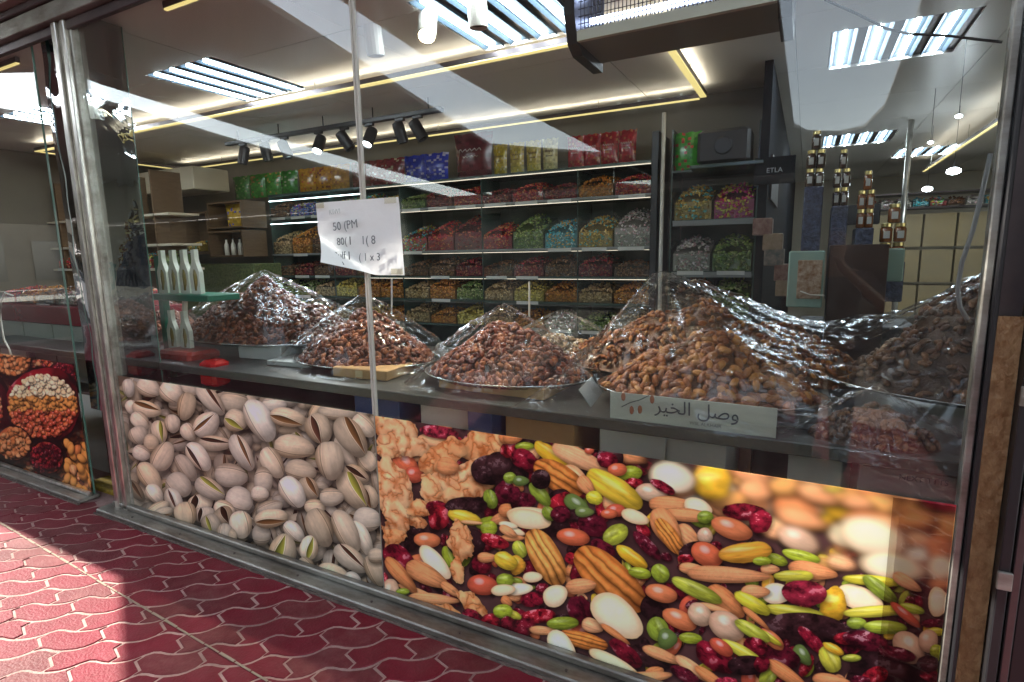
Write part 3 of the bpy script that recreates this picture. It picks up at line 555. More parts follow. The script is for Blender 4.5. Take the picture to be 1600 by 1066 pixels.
# right-hand outside: concrete pier and neighbour's goods
MB().bbox((XR+.19, -.03, -.02), (XR+1.6, .2, .93), .01).build('concrete_pier', M_CONC)
tag(bpy.data.objects['concrete_pier'], 'rough beige concrete pier at the right end of the shopfront', 'pier')
nb = thing('neighbour_frame', (XR+.16, -.03, 0), 'dark metal door frame beside the concrete pier on the right edge', 'door frame')
MB().bbox((XR+.125, -.04, -.0), (XR+.145, .01, 3.), .003).build('frame_bar', M_STEEL, nb)
MB().bbox((XR+.147, -.03, -.0), (XR+.188, .03, 3.), .003).build('frame_bar', M_BLACK, nb)
MB().box((XR+.6, .3, -.02), (XR+1.6, .34, 3.0)).build('back_board', M_WALLD, nb)
bb = thing('blue_box', (XR+.3, .12, 1.55), 'small bright blue box with a white sign on the shelf at the right edge', 'box')
MB().bbox((XR+.20, .05, 1.57), (XR+.5, .2, 1.75), .006).build('box_body', mat('blue_card', (.01, .05, .30), .4), bb)
MB().box((XR+.23, .046, 1.63), (XR+.27, .0495, 1.69)).box((XR+.29, .046, 1.65), (XR+.36, .0495, 1.67)).build('box_mark', M_WHITE, bb)
MB().bbox((XR+.195, .0, 1.545), (XR+.55, .25, 1.565), .003).build('shelf', M_STEEL, bb)
og = thing('orange_bag', (XR+.3, .1, .95), 'orange and red net bag hanging above the concrete pier at the right edge', 'bag')
MB().lathe([(.03, .0), (.10, .05), (.12, .18), (.10, .34), (.05, .44), (.02, .5)], (XR+.30, .12, .94), 12).build('bag_body', mat('orange_bag', (.48, .07, .012), .5, bump=(40, .6), var=(14, .8, (.25, .02, .01))), og, True)
MB().tube([(XR+.30, .12, 1.43), (XR+.30, .12, 1.54)], .006, 6).build('bag_tie', M_BLACK, og)

# ------------------------------------------------------------------ shop shell
struct(MB().box((-9, .03, -.1), (4, 12.2, -.01)).build('shop_floor', M_FLOOR))
cl = struct(MB().box((-9.2, .012, 3.03), (4.2, 12.2, 3.1)).build('ceiling', M_STEEL))
TROF = [(-4.18, 1.32), (-1.72+.05, 1.32), (-6.65, 1.32), (-1.39, 4.12), (.46, 3.06), (.5, 7.0), (1.5, 8.7), (-4.6, 4.2)]
xs = [-9, -7.75, -6.3, -5.07, -3.84, -2.61, -1.38, -.15, 1.08, 2.31, 4.1]; ys = [.014, 1.0, 2.2, 3.4, 4.6, 5.8, 7, 8.2, 9.4, 12.2]
def cut(x0, x1, y0, y1, hx0, hx1, hy0, hy1):
    if hx0 >= x1 or hx1 <= x0 or hy0 >= y1 or hy1 <= y0: return [(x0, x1, y0, y1)]
    o = []
    if hy0 > y0: o.append((x0, x1, y0, hy0))
    if hy1 < y1: o.append((x0, x1, hy1, y1))
    a, b = max(y0, hy0), min(y1, hy1)
    if hx0 > x0: o.append((x0, hx0, a, b))
    if hx1 < x1: o.append((hx1, x1, a, b))
    return o
TW2, TD2 = .40, .44
for i in range(len(xs)-1):
    for j in range(len(ys)-1):
        rc = [(xs[i]+.003, xs[i+1]-.003, ys[j]+.003, ys[j+1]-.003)]
        for tx_, ty_ in TROF: rc = [q for r in rc for q in cut(*r, tx_-TW2, tx_+TW2, ty_-TD2, ty_+TD2)]
        mb = MB()
        for r in rc: mb.box((r[0], r[2], 3.0), (r[1], r[3], 3.02))
        mb.build('ceiling_panel', M_CEIL, cl)
struct(MB().box((-9.1, .05, 0), (-9, 12, 3.02)).build('wall_left', mat('brown_wall', (.16, .13, .09), .6, var=(2, .5, (.10, .08, .06)))))
struct(MB().box((-9, 3.72, 0), (-.36, 3.8, 3.0)).build('wall_back', mat('back_wall', (.13, .12, .10), .6, var=(3, .4, (.09, .09, .08)))))
struct(MB().box((-.36, 3.0, 0), (-.30, 12, 3.0)).build('wall_partition', mat('matt_dark_wall', (.012, .013, .016), .9, spec=.08)))
struct(MB().box((-.3, 11.9, 0), (4, 12, 3.0)).build('wall_end', M_WALLC))
struct(MB().box((3.6, .3, 0), (3.7, 12, 3.0)).build('wall_right', M_WALLC))

# troffers
def troffer(x, y, label):
    t = thing('ceiling_light', (x, y, 3.0), label, 'ceiling light', 'four-tube ceiling lights')
    MB().box((x-TW2, y-TD2, 3.022), (x+TW2, y+TD2, 3.028)).build('housing', M_STEEL, t)
    for k in range(4):
        a = x-TW2+.012+k*(2*TW2-.012)/4; b = a+(2*TW2-.012)/4-.055; c = (a+b)/2
        mb = MB(); pr = [(a, 3.0), (a+.02, 3.018), (b-.02, 3.018), (b, 3.0), (b, 3.021), (a, 3.021)]
        mb.prism(pr, 2*TD2-.02, 'y', y-TD2+.01)
        rf = mb.build('reflector', M_REFL, t)
        MB().tube([(c, y-TD2+.03, 3.006), (c, y+TD2-.03, 3.006)], .013, 8).build('tube', M_TUBE, rf)
    # louvre bars
    return t
LB = ['four-tube ceiling light nearest the corner post on the left', 'four-tube ceiling light at the top centre, behind the round spotlights', 'four-tube ceiling light seen through the far left window',
      'four-tube ceiling light just above the red packets and the pole', 'large bright four-tube ceiling light at the top right, crossed by the black cable', 'small distant four-tube ceiling light above the jars',
      'most distant four-tube ceiling light, low at the right', 'four-tube ceiling light behind the black track spotlights']
for (x, y), l in zip(TROF, LB): troffer(x, y, l)

# yellow LED rails hanging under the ceiling
def led(name, p, q, label, wd=.035, m=M_LED, up=0):
    t = thing(name, ((p[0]+q[0])/2, (p[1]+q[1])/2, p[2]), label, 'LED light', 'yellow LED ceiling rails')
    if abs(p[0]-q[0]) > abs(p[1]-q[1]): a, b = (min(p[0], q[0]), p[1]-wd/2), (max(p[0], q[0]), p[1]+wd/2)
    else: a, b = (p[0]-wd/2, min(p[1], q[1])), (p[0]+wd/2, max(p[1], q[1]))
    z = p[2]
    MB().box((a[0], a[1], z-.008), (b[0], b[1], z)).build('diffuser', m, t)
    MB().box((a[0]-.003, a[1]-.003, z+.001), (b[0]+.003, b[1]+.003, z+.035)).build('housing', M_STEEL, t)
    if up:         # hidden area light added on the rail to brighten the ceiling
        ld = bpy.data.lights.new('ceiling_fill', 'AREA'); ld.shape = 'RECTANGLE'; ld.size = b[0]-a[0]-.02; ld.size_y = b[1]-a[1]-.02; ld.energy = up; ld.color = (1, .87, .68)
        lo = bpy.data.objects.new('ceiling_fill', ld); sc.collection.objects.link(lo); lo.location = ((a[0]+b[0])/2, (a[1]+b[1])/2, z+.0365); lo.rotation_euler = (math.pi, 0, 0)
    n = 4
    for k in range(n):
        f = (k+.5)/n; x = p[0]+(q[0]-p[0])*f; y = p[1]+(q[1]-p[1])*f
        MB().tube([(x, y, z+.036), (x, y, 2.999)], .003, 6).build('hanger', M_ALUD, t)
led('led_rail', (-8.2, 1.66, 2.9), (-.86, 1.66, 2.9), 'long yellow LED rail running parallel to the window, nearest one', .05, up=1.5)
led('led_rail', (-8.2, 3.42, 2.9), (-.90, 3.42, 2.9), 'yellow LED rail above the top shelf of packets at the back', up=1.3)
led('led_rail', (-.86, 1.70, 2.9), (-.86, 3.38, 2.9), 'short yellow LED rail running into the shop below the heater', .05, up=.35)
led('led_rail', (-3.2, .21, 2.96), (-1.9, .21, 2.96), 'short yellow LED rail close to the glass at the top left', .02)
led('led_rail', (-7.4, .21, 2.96), (-4.9, .29, 2.96), 'yellow LED rail inside the far left window', .02)
led('led_rail', (-8.2, 1.70, 2.9), (-8.2, 3.38, 2.9), 'yellow LED rail along the far left wall')
led('led_rail', (1.6, 5.0, 2.8), (1.6, 9.5, 2.8), 'pale LED rail deep in the shop near the right jamb', .03, up=.4)
# glow of the near rail on the ceiling, painted as a thin emissive strip
MB().box((-8.2, 1.80, 2.992), (-.9, 1.806, 2.9985)).build('ceiling_glow_strip', mat('warm_glow', (.8, .6, .3), .5, emit=(1, .62, .28), strength=.07))
tag(bpy.data.objects['ceiling_glow_strip'], 'thin emissive strip painting a warm glow on the ceiling beside the long LED rail', 'LED light')

# black track spotlights
trk = thing('spot_track', (-4, 2.5, 2.9), 'black ceiling track carrying the row of black spotlights', 'lighting track')
MB().bbox((-5.9, 2.47, 2.86), (-2.95, 2.53, 2.90), .004).build('track', M_BLACK, trk)
for k in range(5): MB().tube([(-5.7+k*.65, 2.5, 2.9), (-5.7+k*.65, 2.5, 3.0)], .006, 6).build('hanger', M_BLACK, trk)
def spot(x, y, z, tx_, ty_, on, label, m=M_BLACK, r=.045, L=.17, cat='spotlight', grp='black track spotlights', nm='track_spotlight', arm=True):
    t = thing(nm, (x, y, z), label, cat, grp)
    rot = Matrix.Translation((x, y, z-.10))@Matrix.Rotation(R_(tx_), 4, 'X')@Matrix.Rotation(R_(ty_), 4, 'Y')
    b = MB().lathe([(r*.6, .5*L), (r*.92, .46*L), (r, .3*L), (r, -.5*L), (r*.86, -.5*L), (r*.8, -.42*L)][::-1], (0, 0, 0), 16)
    b.v = [tuple(rot@Vector(v)) for v in b.v]; b.build('barrel', m, t, False)
    d_ = MB().lathe([(.001, -.435*L), (r*.74, -.44*L)][::-1], (0, 0, 0), 14); d_.v = [tuple(rot@Vector(v)) for v in d_.v]
    d_.build('lens', (M_BULB if on == 1 else M_BULBW) if on else mat('dark_lens', (.05, .05, .05), .1), t)
    if on:
        ld = bpy.data.lights.new('spot_beam', 'SPOT'); ld.energy = 26 if on == 1 else 30; ld.spot_size = R_(75); ld.spot_blend = .6; ld.shadow_soft_size = .03
        ld.color = (1, .86, .66) if on == 1 else (.9, .95, 1)
        lo = bpy.data.objects.new('spot_beam', ld); sc.collection.objects.link(lo); lo.matrix_world = rot@Matrix.Translation((0, 0, -.55*L))@Matrix.Rotation(R_(14 if not arm else -14), 4, 'X')
    if arm:
        MB().tube([(x, y, z), (x, y, z-.06)], .008, 6).build('arm', m, t)
        MB().bbox((x-.05, y-.018, z-.0), (x+.05, y+.018, z+.028), .003).build('adapter', m, t)
    return t
sx = [(377, 0, -10, 8, 'leftmost black track spotlight, above the green packets'), (413, 0, 10, -5, 'second black track spotlight from the left, switched off'), (443, 0, 10, -20, 'third black track spotlight from the left, switched off'),
      (497, 2, 30, -8, 'lit black spotlight above the orange packets'), (538, 0, 15, -30, 'switched off black spotlight just left of the glass joint'), (577, 2, 22, 0, 'lit black spotlight just right of the glass joint'),
      (625, 0, 12, -10, 'black spotlight hanging straight down over the blue packets'), (653, 0, 10, -28, 'rightmost black track spotlight, tilted to the right')]
for X_, on, a, b, l in sx:
    p = at_y(X_, 200, 2.5); spot(p.x, 2.5, 2.835, -32 if on else a, b, on, l, r=.055, L=.19)
# white round ceiling spots near the glass
for (X_, Y_, on, a, b, l) in ((583, 52, 0, 8, 0, 'white cylinder spotlight just right of the glass joint, switched off'), (668, 32, 1, -28, -14, 'white cylinder spotlight shining towards the street'), (745, 4, 0, 5, 0, 'white cylinder spotlight cut off by the top of the picture')):
    p = at_y(X_, Y_, 1.05); spot(p.x, 1.05, p.z+.10, a, b, on, l, M_WHITE, .055, .26, grp='white cylinder spotlights', nm='cylinder_spotlight', arm=False)

# insect killer / heater hanging inside near the glass
hk = thing('insect_killer', (-.5, .6, 2.5), 'black insect killer lamp with silver grille hanging at the top centre', 'insect killer')
hx0, hx1 = -.93, -.14
MB().prism([(.42, 2.55), (.46, 2.45), (.52, 2.42), (.78, 2.42), (.80, 2.78), (.42, 2.78)], .045, 'x', hx0).build('end_cap', M_BLACK, hk)
MB().prism([(.42, 2.55), (.46, 2.45), (.52, 2.42), (.78, 2.42), (.80, 2.78), (.42, 2.78)], .045, 'x', hx1).build('end_cap', M_BLACK, hk)
MB().box((hx0+.047, .47, 2.455), (hx1-.002, .76, 2.475)).build('bottom_tray', mat('grey_sheet', (.28, .27, .24), .35, .5), hk)
MB().box((hx0+.047, .445, 2.455), (hx1-.002, .468, 2.495)).build('front_lip', mat('pale_sheet', (.62, .64, .56), .35), hk)
g = MB()
for k in range(46): x = hx0+.06+k*.0158; g.tube([(x, .455, 2.50), (x, .455, 2.76)], .0022, 5)
for k in range(9): g.tube([(hx0+.05, .452, 2.52+k*.028), (hx1-.003, .452, 2.52+k*.028)], .0018, 5)
tag(g.build('grille', M_BLACK, hk), kind='stuff')
g = MB()
for k in range(60): x = hx0+.055+k*.0122; g.tube([(x, .48, 2.485), (x+.012, .47, 2.51), (x+.004, .485, 2.52)], .0028, 5)
tag(g.build('coil', M_TRAY, hk), kind='stuff')
for z in (2.58, 2.68): MB().tube([(hx0+.05, .6, z), (hx1-.003, .6, z)], .013, 8).build('lamp_tube', mat('uv_tube', (.6, .7, .9), .3, emit=(.5, .6, 1.), strength=2.2), hk)
for x in (hx0+.2, hx1-.2): MB().tube([(x, .6, 2.78), (x, .6, 3.0)], .005, 6).build('hanger', M_STEEL, hk)
# black cable sagging across the top right
pts = [at_y(x, y, .25) for x, y in ((1290, 0), (1340, 22), (1385, 45), (1420, 53), (1480, 56), (1530, 62), (1566, 66))]
P_ = []
for i in range(len(pts)-1):
    for k in range(4): P_.append(pts[i].lerp(pts[i+1], k/4))
P_.append(pts[-1])
tag(MB().tube([P_[0]+Vector((-.1, .2, .35))]+P_, .0038, 7).build('cable', M_BLACK, None, True), 'thin black cable sagging across the ceiling light at the top right', 'cable')
pts = [at_y(x, y, .12) for x, y in ((1548, 240), (1535, 300), (1520, 360), (1503, 410), (1496, 450), (1500, 480), (1512, 500))]
tag(MB().tube(pts, .006, 8).build('cable', mat('grey_cable', (.2, .2, .2), .5), None, True), 'thick grey cable curving down inside the glass at the right', 'cable')
for (x, y, Y_, r, l) in ((1498, 182, 3.2, .02, 'small cool white glowing globe high under the ceiling at the right'), (1490, 268, 5.5, .06, 'round bright white glowing globe at the far right'), (1449, 296, 6.5, .05, 'round bright white glowing globe beside the pale far wall'), (1454, 223, 4.6, .02, 'tiny white glowing globe under the right ceiling')):
    p = at_y(x, y, Y_); t = thing('glow_globe', p, l, 'lamp', 'small round glowing globes')  # glowing globes set at bright spots, stems added to carry them
    MB().lathe([(r*.3, -.5*r), (r, -.2*r), (r, .3*r), (r*.4, .6*r)], p, 12).build('globe', M_BULBW, t, True)
    MB().tube([p+Vector((0, 0, r*.5)), (p.x, p.y, 2.998)], .002, 6).build('stem', M_BLACK, t)

# ------------------------------------------------------------------ back shelves
SY0, SY1 = 3.2, 3.62
shf = thing('back_shelves', (-3.7, 3.4, 0), 'long dark green glass-fronted shelving along the back wall', 'shelving')
SX0, SX1 = -6.15, -1.24
for z in (2.39, 2.10, 1.64, 1.37, 1.12, .85, .5):
    MB().box((SX0, SY0, z-.022), (SX1, SY1, z)).build('shelf_board', M_SHELF, shf)
MB().box((SX0, SY1, .1), (SX1, SY1+.03, 2.39)).build('back_board', mat('green_back', (.05, .075, .06), .5), shf)
NB = 14; bw = (SX1-SX0)/NB
for k in range(NB+1):
    x = SX0+k*bw; MB().box((x-.003, SY0+.012, .5), (x+.003, SY1-.002, 2.36)).build('divider', M_BIN if k % 3 else M_SHELF, shf)
for z in (2.115, 1.655): MB().box((SX0, SY0-.012, z-.03), (SX1, SY0-.001, z-.008)).build('price_rail', mat('pale_rail', (.15, .16, .15), .4), shf)
MB().box((SX0+.02, SY0-.01, 2.305), (-4.6, SY0+.01, 2.315)).build('shelf_light', M_LEDC, shf)
MB().box((SX0+.02, SY0-.01, 2.02), (-4.6, SY0+.01, 2.028)).build('shelf_light', M_LEDC, shf)
for z in (2.362, 2.072, 1.612, 1.342):
    MB().box((-4.55, SY0+.03, z), (SX1-.02, SY0+.036, z+.004)).build('shelf_light', mat('added_shelf_glow', (.9, .8, .6), .5, emit=(1, .88, .7), strength=.22), shf)  # weak glowing bars added under the boards to brighten the shelves
# glass rim on the top shelf
MB().box((SX0, SY0-.002, 2.392), (SX1, SY0+.004, 2.45)).build('glass_rim', M_BIN, shf)
def hsv(h, s, v):
    import colorsys; return colorsys.hsv_to_rgb(h, s, v)
CAN = {
 'red': [(.42, .02, .03), (.5, .05, .03), (.3, .01, .04), (.55, .2, .06)], 'darkred': [(.2, .01, .02), (.28, .02, .03), (.1, .01, .02), (.36, .12, .06)],
 'blue': [(.04, .08, .4), (.1, .2, .5), (.35, .1, .3), (.5, .4, .15)], 'mixed': [(.5, .05, .05), (.05, .3, .4), (.5, .4, .05), (.1, .35, .1), (.5, .45, .4)],
 'teal': [(.03, .3, .33), (.1, .4, .45), (.5, .3, .05), (.3, .5, .5)], 'gold': [(.5, .34, .07), (.6, .42, .12), (.42, .24, .05), (.1, .35, .3)],
 'orange': [(.5, .18, .02), (.45, .14, .02), (.55, .24, .04)], 'white': [(.55, .5, .42), (.6, .5, .5), (.5, .3, .3), (.3, .3, .25)],
 'green': [(.14, .22, .05), (.2, .28, .06), (.3, .32, .12)], 'brown': [(.16, .07, .03), (.22, .1, .04), (.1, .04, .02)], 'pink': [(.6, .05, .2), (.6, .4, .05), (.5, .04, .1), (.6, .5, .1)],
 'tan': [(.42, .27, .12), (.5, .34, .16), (.36, .22, .09)], 'yellow': [(.6, .45, .08), (.55, .4, .06), (.64, .5, .14)]}
def candy_mb(x0, x1, y0, y1, z0, h, pal, n, s=.017, front=True):
    s *= .8; n = int(n*1.4)
    mb = MB(); pl = CAN[pal]
    # body of the heap
    dk = tuple(c*.45 for c in pl[0]); hh = h
    mb.add([(x0, y0, z0), (x1, y0, z0), (x1, y1, z0), (x0, y1, z0), (x0, y0, z0+hh*.55), (x1, y0, z0+hh*.55), (x1, y1, z0+hh), (x0, y1, z0+hh)], [(4, 5, 6, 7), (0, 1, 5, 4), (1, 2, 6, 5), (3, 0, 4, 7)], 0, dk)
    for k in range(n):
        x = rnd.uniform(x0+s, x1-s)
        if k % 2: y = y0; z = z0+rnd.uniform(s*.5, hh*.62)
        else:
            f = rnd.random(); y = y0+(y1-y0)*f*.8; z = z0+hh*(.55+.45*f*.8)+rnd.uniform(-.2, .8)*s+hh*.22*math.sin(math.pi*(x-x0)/(x1-x0))
        c = pl[rnd.randrange(len(pl))]; q = rnd.uniform(.7, 1.35); c = tuple(min(1, v*q) for v in c)
        M = Matrix.Translation((x, y, z))@Matrix.Rotation(rnd.uniform(0, 3), 4, (rnd.random()-.5, rnd.random()-.5, rnd.random()+.01))
        a, b, d_ = s*rnd.uniform(.8, 1.5), s*rnd.uniform(.6, .9), s*rnd.uniform(.5, .8)
        vs = [M@Vector(v) for v in ((a, 0, 0), (-a, 0, 0), (0, b, 0), (0, -b, 0), (0, 0, d_), (0, 0, -d_))]
        mb.add(vs, [(0, 2, 4), (2, 1, 4), (1, 3, 4), (3, 0, 4), (2, 0, 5), (1, 2, 5), (3, 1, 5), (0, 3, 5)], 0, c)
    return mb
ORD = ['first', 'second', 'third', 'fourth', 'fifth', 'sixth', 'seventh', 'eighth', 'ninth', 'tenth', 'eleventh', 'twelfth', 'thirteenth', 'fourteenth']
CN = {'red': 'red wrapped sweets', 'darkred': 'dark red wrapped sweets', 'blue': 'blue and purple sweets', 'mixed': 'mixed bright sweets', 'teal': 'teal wrapped sweets', 'gold': 'gold wrapped sweets', 'orange': 'orange dried snacks',
      'white': 'pink and white sweets', 'green': 'green seeds', 'brown': 'brown dried fruit', 'pink': 'pink and yellow sweets', 'tan': 'tan nuts', 'yellow': 'yellow pulses'}
rows = [(2.10, .19, 'upper glass shelf', ['brown', 'blue', 'blue', 'mixed', 'mixed', 'gold', 'green', 'darkred', 'red', 'darkred', 'red', 'darkred', 'orange', 'red']),
        (1.64, .31, 'middle shelf', ['tan', 'orange', 'brown', 'white', 'orange', 'gold', 'mixed', 'red', 'darkred', 'red', 'green', 'teal', 'gold', 'white']),
        (1.37, .17, 'dark third shelf', ['brown', 'darkred', 'brown', 'darkred', 'brown', 'green', 'brown', 'brown', 'darkred', 'brown', 'darkred', 'brown', 'darkred', 'brown']),
        (1.12, .21, 'lower shelf', ['green', 'green', 'tan', 'yellow', 'orange', 'orange', 'tan', 'orange', 'green', 'tan', 'yellow', 'orange', 'tan', 'orange']),
        (.85, .17, 'lowest visible shelf', ['yellow', 'tan', 'orange', 'tan', 'yellow', 'orange', 'tan', 'orange', 'yellow', 'tan', 'orange', 'white', 'green', 'tan'])]
def cbin(name, x0, x1, y0, y1, z, h, pal, label, hbin, n=150, s=.017):
    t = thing(name, ((x0+x1)/2, (y0+y1)/2, z), label, 'bin', 'bins of sweets and nuts on the shelves')
    mb = MB(); mb.box((x0+.004, y0+.001, z+.002), (x1-.004, y0+.004, z+hbin)); mb.build('bin_front', M_BIN, t)
    mb = candy_mb(x0+.006, x1-.006, y0+.022, y1-.03, z+.003, h, pal, n, s); tag(mb.build('contents', M_CANDY, t), kind='stuff')
    if rnd.random() < .45:
        MB().box((x0+.05, y0-.016, z-.028), (x1-.05, y0-.0135, z+.004)).build('price_tag', mat('tag_card', (.42, .42, .38), .5), t)
    return t
for z, h, nm, pals in rows:
    for k in range(NB):
        f = rnd.uniform(.75, 1.1)
        cbin('sweet_bin', SX0+k*bw+.004, SX0+(k+1)*bw-.004, SY0, SY1, z, h*f, pals[k], '%s, %s bin from the right on the %s' % (CN[pals[k]], ORD[NB-1-k], nm), .12, 190)
# right shelf column beyond the pole
sh2 = thing('side_shelves', (-.75, 3.3, 0), 'narrow dark shelving right of the white pole', 'shelving')
for z in (2.28, 1.86, 1.42, 1.05): MB().box((-1.06, SY0, z-.02), (-.39, SY1, z)).build('shelf_board', M_SHELF, sh2)
MB().box((-1.06, SY1, .2), (-.39, SY1+.02, 2.28)).build('back_board', MATS['green_back'], sh2)
for x in (-1.07, -.385): MB().box((x-.006, SY0, .1), (x+.006, SY1, 2.62)).build('side_board', M_SHELF, sh2)
for z in (1.86, 1.42): MB().box((-1.05, SY0-.012, z-.05), (-.40, SY0-.002, z-.005)).build('price_rail', mat('pale_rail', (.3, .3, .3), .4), sh2)
for z, pal in ((1.86, ('gold', 'pink')), (1.42, ('white', 'green')), (1.05, ('brown', 'green'))):
    for k in range(2):
        cbin('sweet_bin', -1.05+k*.33, -.73+k*.33, SY0, SY1, z, .27, pal[k], 'bin of %s on the %s shelf %s of the white pole' % (CN[pal[k]], {1.86: 'top', 1.42: 'middle', 1.05: 'bottom'}[z], ('just right', 'further right')[k]), .14, 170, .021)
tag(MB().tube([(-1.13, 3.12, 0), (-1.13, 3.12, 2.75)], .017, 10).build('white_pole', mat('pole_paint', (.5, .48, .42), .4), None, True), 'thin white upright pole between the two shelf units', 'pole')
MB().bbox((-1.24, 3.16, .1), (-1.18, 3.6, 2.62), .005).build('shelf_end_post', M_BLACK, None)
tag(bpy.data.objects['shelf_end_post'], 'dark post closing the right end of the long back shelves', 'post')

# packets on the top shelf
def packet(x, y, z, wd, ht, col, col2, label, mark=None, lean=0, wid=.07, top=True):
    t = thing('snack_packet', (x, y, z), label, 'packet', 'packets on the top shelf')
    mb = MB(); nx_, nz2 = 9, 14; vs = []; fs = []
    for sgn in (-1, 1):
        for j in range(nz2+1):
            for i in range(nx_+1):
                u, v = i/nx_*2-1, j/nz2; th = wid*.5*(1-abs(u)**3)*(math.sin(math.pi*min(1, v*.93+.1))**.6) if 0 < j < nz2 else (.004 if j else wid*.3*(1-u*u))
                w_ = wd*.5*(1-.05*math.sin(math.pi*v))*(1+.12*v)
                vs.append((x+u*w_+lean*v*ht, y+sgn*th, z+v*ht+.006*math.sin(u*9+x)*(v > .8)))
    n1 = (nx_+1)*(nz2+1)
    for s_ in (0, 1):
        for j in range(nz2):
            for i in range(nx_):
                k = s_*n1+j*(nx_+1)+i; q = (k, k+1, k+nx_+2, k+nx_+1)
                f = q if s_ == 0 else q[::-1]; fs.append(f)
    cols = []
    k0 = len(mb.v); mb.add(vs, fs, 0, None)
    for idx in range(len(fs)):
        r_ = (idx % (nx_*nz2))//nx_; mb.c[idx] = tuple(c*q_ for q_ in (rnd.uniform(.65, 1.2),) for c in (col2 if rnd.random() < .13 else col))
    mb.build('bag', M_PACK, t, True)
    if mark: 
        m_ = mat('print_'+mark[1], dict(white=(.6, .55, .5), dark=(.08, .03, .02), red=(.5, .04, .03), yellow=(.7, .5, .1))[mark[1]], .4)
        sq = MB()
        for r_ in range(2):
            ww = wd*(.62, .42)[r_]; zz = z+ht*(.60, .46)[r_]
            sq.tube([(x-ww/2+ww*k/14, y-wid*.57, zz+ht*.035*math.sin(k*2.1+r_*2)*(1 if k % 3 else .3)) for k in range(15)], ht*.008, 4)
        sq.build('script_mark', m_, t)
    return t
ztop = 2.393
pk = [(375, (.05, .2, .03), (.2, .3, .1), 'dark green snack packet, leftmost on the top shelf'), (400, (.05, .25, .03), (.3, .2, .05), 'green packet with an orange picture under the left spotlight'), (425, (.07, .3, .04), (.4, .3, .05), 'green packet under the second and third spotlights'), (450, (.03, .22, .02), (.4, .5, .3), 'bright green packet touching the orange packet'),
      (480, (.55, .26, .01), (.5, .1, .02), 'orange yellow packet with dark pictures under the lit spotlight'), (505, (.5, .22, .01), (.2, .04, .02), 'orange packet between two orange packets'), (530, (.5, .25, .03), (.45, .2, .05), 'tan orange packet beside the glass joint'),
      (565, (.18, .06, .04), (.3, .1, .1), 'brown packet behind the glass joint'), (592, (.25, .03, .03), (.4, .2, .2), 'dark red packet right of the glass joint'), (615, (.22, .02, .03), (.4, .3, .2), 'maroon packet left of the blue packets'),
      (650, (.01, .03, .40), (.3, .3, .5), 'shiny blue sweet packet, left of two'), (682, (.01, .03, .45), (.4, .4, .6), 'shiny blue sweet packet, right of two')]
for X_, c, c2, l in pk:
    p = at_y(X_, 260, 3.36); packet(p.x, 3.36, ztop, .30, .30, c, c2, l)
p = at_y(738, 250, 3.3); packet(p.x+.02, 3.3, ztop, .42, .44, (.12, .012, .018), (.14, .014, .02), 'big dark maroon bag with white script standing above the others', ('dates', 'white', .16), wid=.13)
for i, (X_, c, l) in enumerate(((782, (.50, .36, .02), 'yellow packet touching the maroon bag'), (808, (.52, .40, .06), 'second yellow packet right of the maroon bag'), (834, (.5, .40, .08), 'third yellow packet right of the maroon bag'), (860, (.55, .48, .2), 'pale cream packet right of the yellow ones'))):
    p = at_y(X_, 250, 3.32); packet(p.x, 3.32, ztop, .15, .30, c, (.6, .5, .2), l, ('oats', 'dark', .2), wid=.06)
for i, (X_, l) in enumerate(((900, 'red packet overlapped by the pale reflection'), (925, 'dark red packet in the middle of the red row'), (952, 'bright red packet, second from the shelf end'), (980, 'bright red packet at the right end of the shelf'))):
    p = at_y(X_, 245, 3.3); packet(p.x, 3.3, ztop, .16, .29, (.34, .012, .02), (.45, .15, .06), l, ('Nuts', 'white', .22), wid=.07)
p = at_y(1072, 260, 3.3); packet(p.x, 3.3, 2.283, .22, .32, (.04, .3, .02), (.45, .05, .03), 'green crisps packet with a red picture beside the black speaker', wid=.08)
spk = thing('loudspeaker', (at_y(1130, 260, 2.9).x, 2.9, 2.26), 'black box loudspeaker on the shelf right of the green packet', 'loudspeaker')
a = at_y(1088, 258, 2.95); b = at_y(1174, 195, 2.95)
MB().bbox((a.x, 2.95, a.z), (b.x, 3.25, b.z), .025).build('cabinet', mat('speaker_black', (.012, .011, .012), .55), spk)
at_m(MB().lathe([(.07, 0), (.06, .006)], (0, 0, 0), 16), Matrix.Translation(((a.x+b.x)/2, 2.945, (a.z+b.z)/2))@Matrix.Rotation(R_(90), 4, 'X')).build('cone', M_BLACK, spk)
MB().bbox((a.x-.05, 2.93, a.z-.03), (b.x+.1, 3.25, a.z-.003), .004).build('bracket', M_SHELF, spk)

# left side: wooden shelving, cream box
wsh = thing('wooden_shelves', (-6.9, 2.8, 0), 'brown wooden shelving with square compartments on the left wall', 'shelving')
def wbox(x0, x1, z0, z1, Y_):
    t_ = .02
    MB().box((x0, Y_, z0), (x1, Y_+.35, z0+t_)).build('shelf_board', M_WOOD, wsh)
    MB().box((x0, Y_, z1), (x1, Y_+.35, z1+t_)).build('shelf_board', M_WOOD, wsh)
    for x in (x0-t_, x1): MB().box((x, Y_-.002, z0-.001), (x+t_, Y_+.352, z1+t_+.001)).build('upright', M_WOOD, wsh)
    MB().box((x0, Y_+.33, z0+t_+.001), (x1, Y_+.34, z1-.001)).build('back_board', M_WOOD, wsh)
YW = 2.8
def wx(x, y): q = at_y(x, y, YW); return q.x, q.z
for (x0, y1_, x1, y0_) in ((240, 395, 272, 335), (275, 398, 322, 333), (328, 358, 376, 315), (330, 402, 378, 362)):
    A_ = wx(x0, y1_); B_ = wx(x1, y0_); wbox(A_[0], B_[0]-.02, A_[1], B_[1], YW)
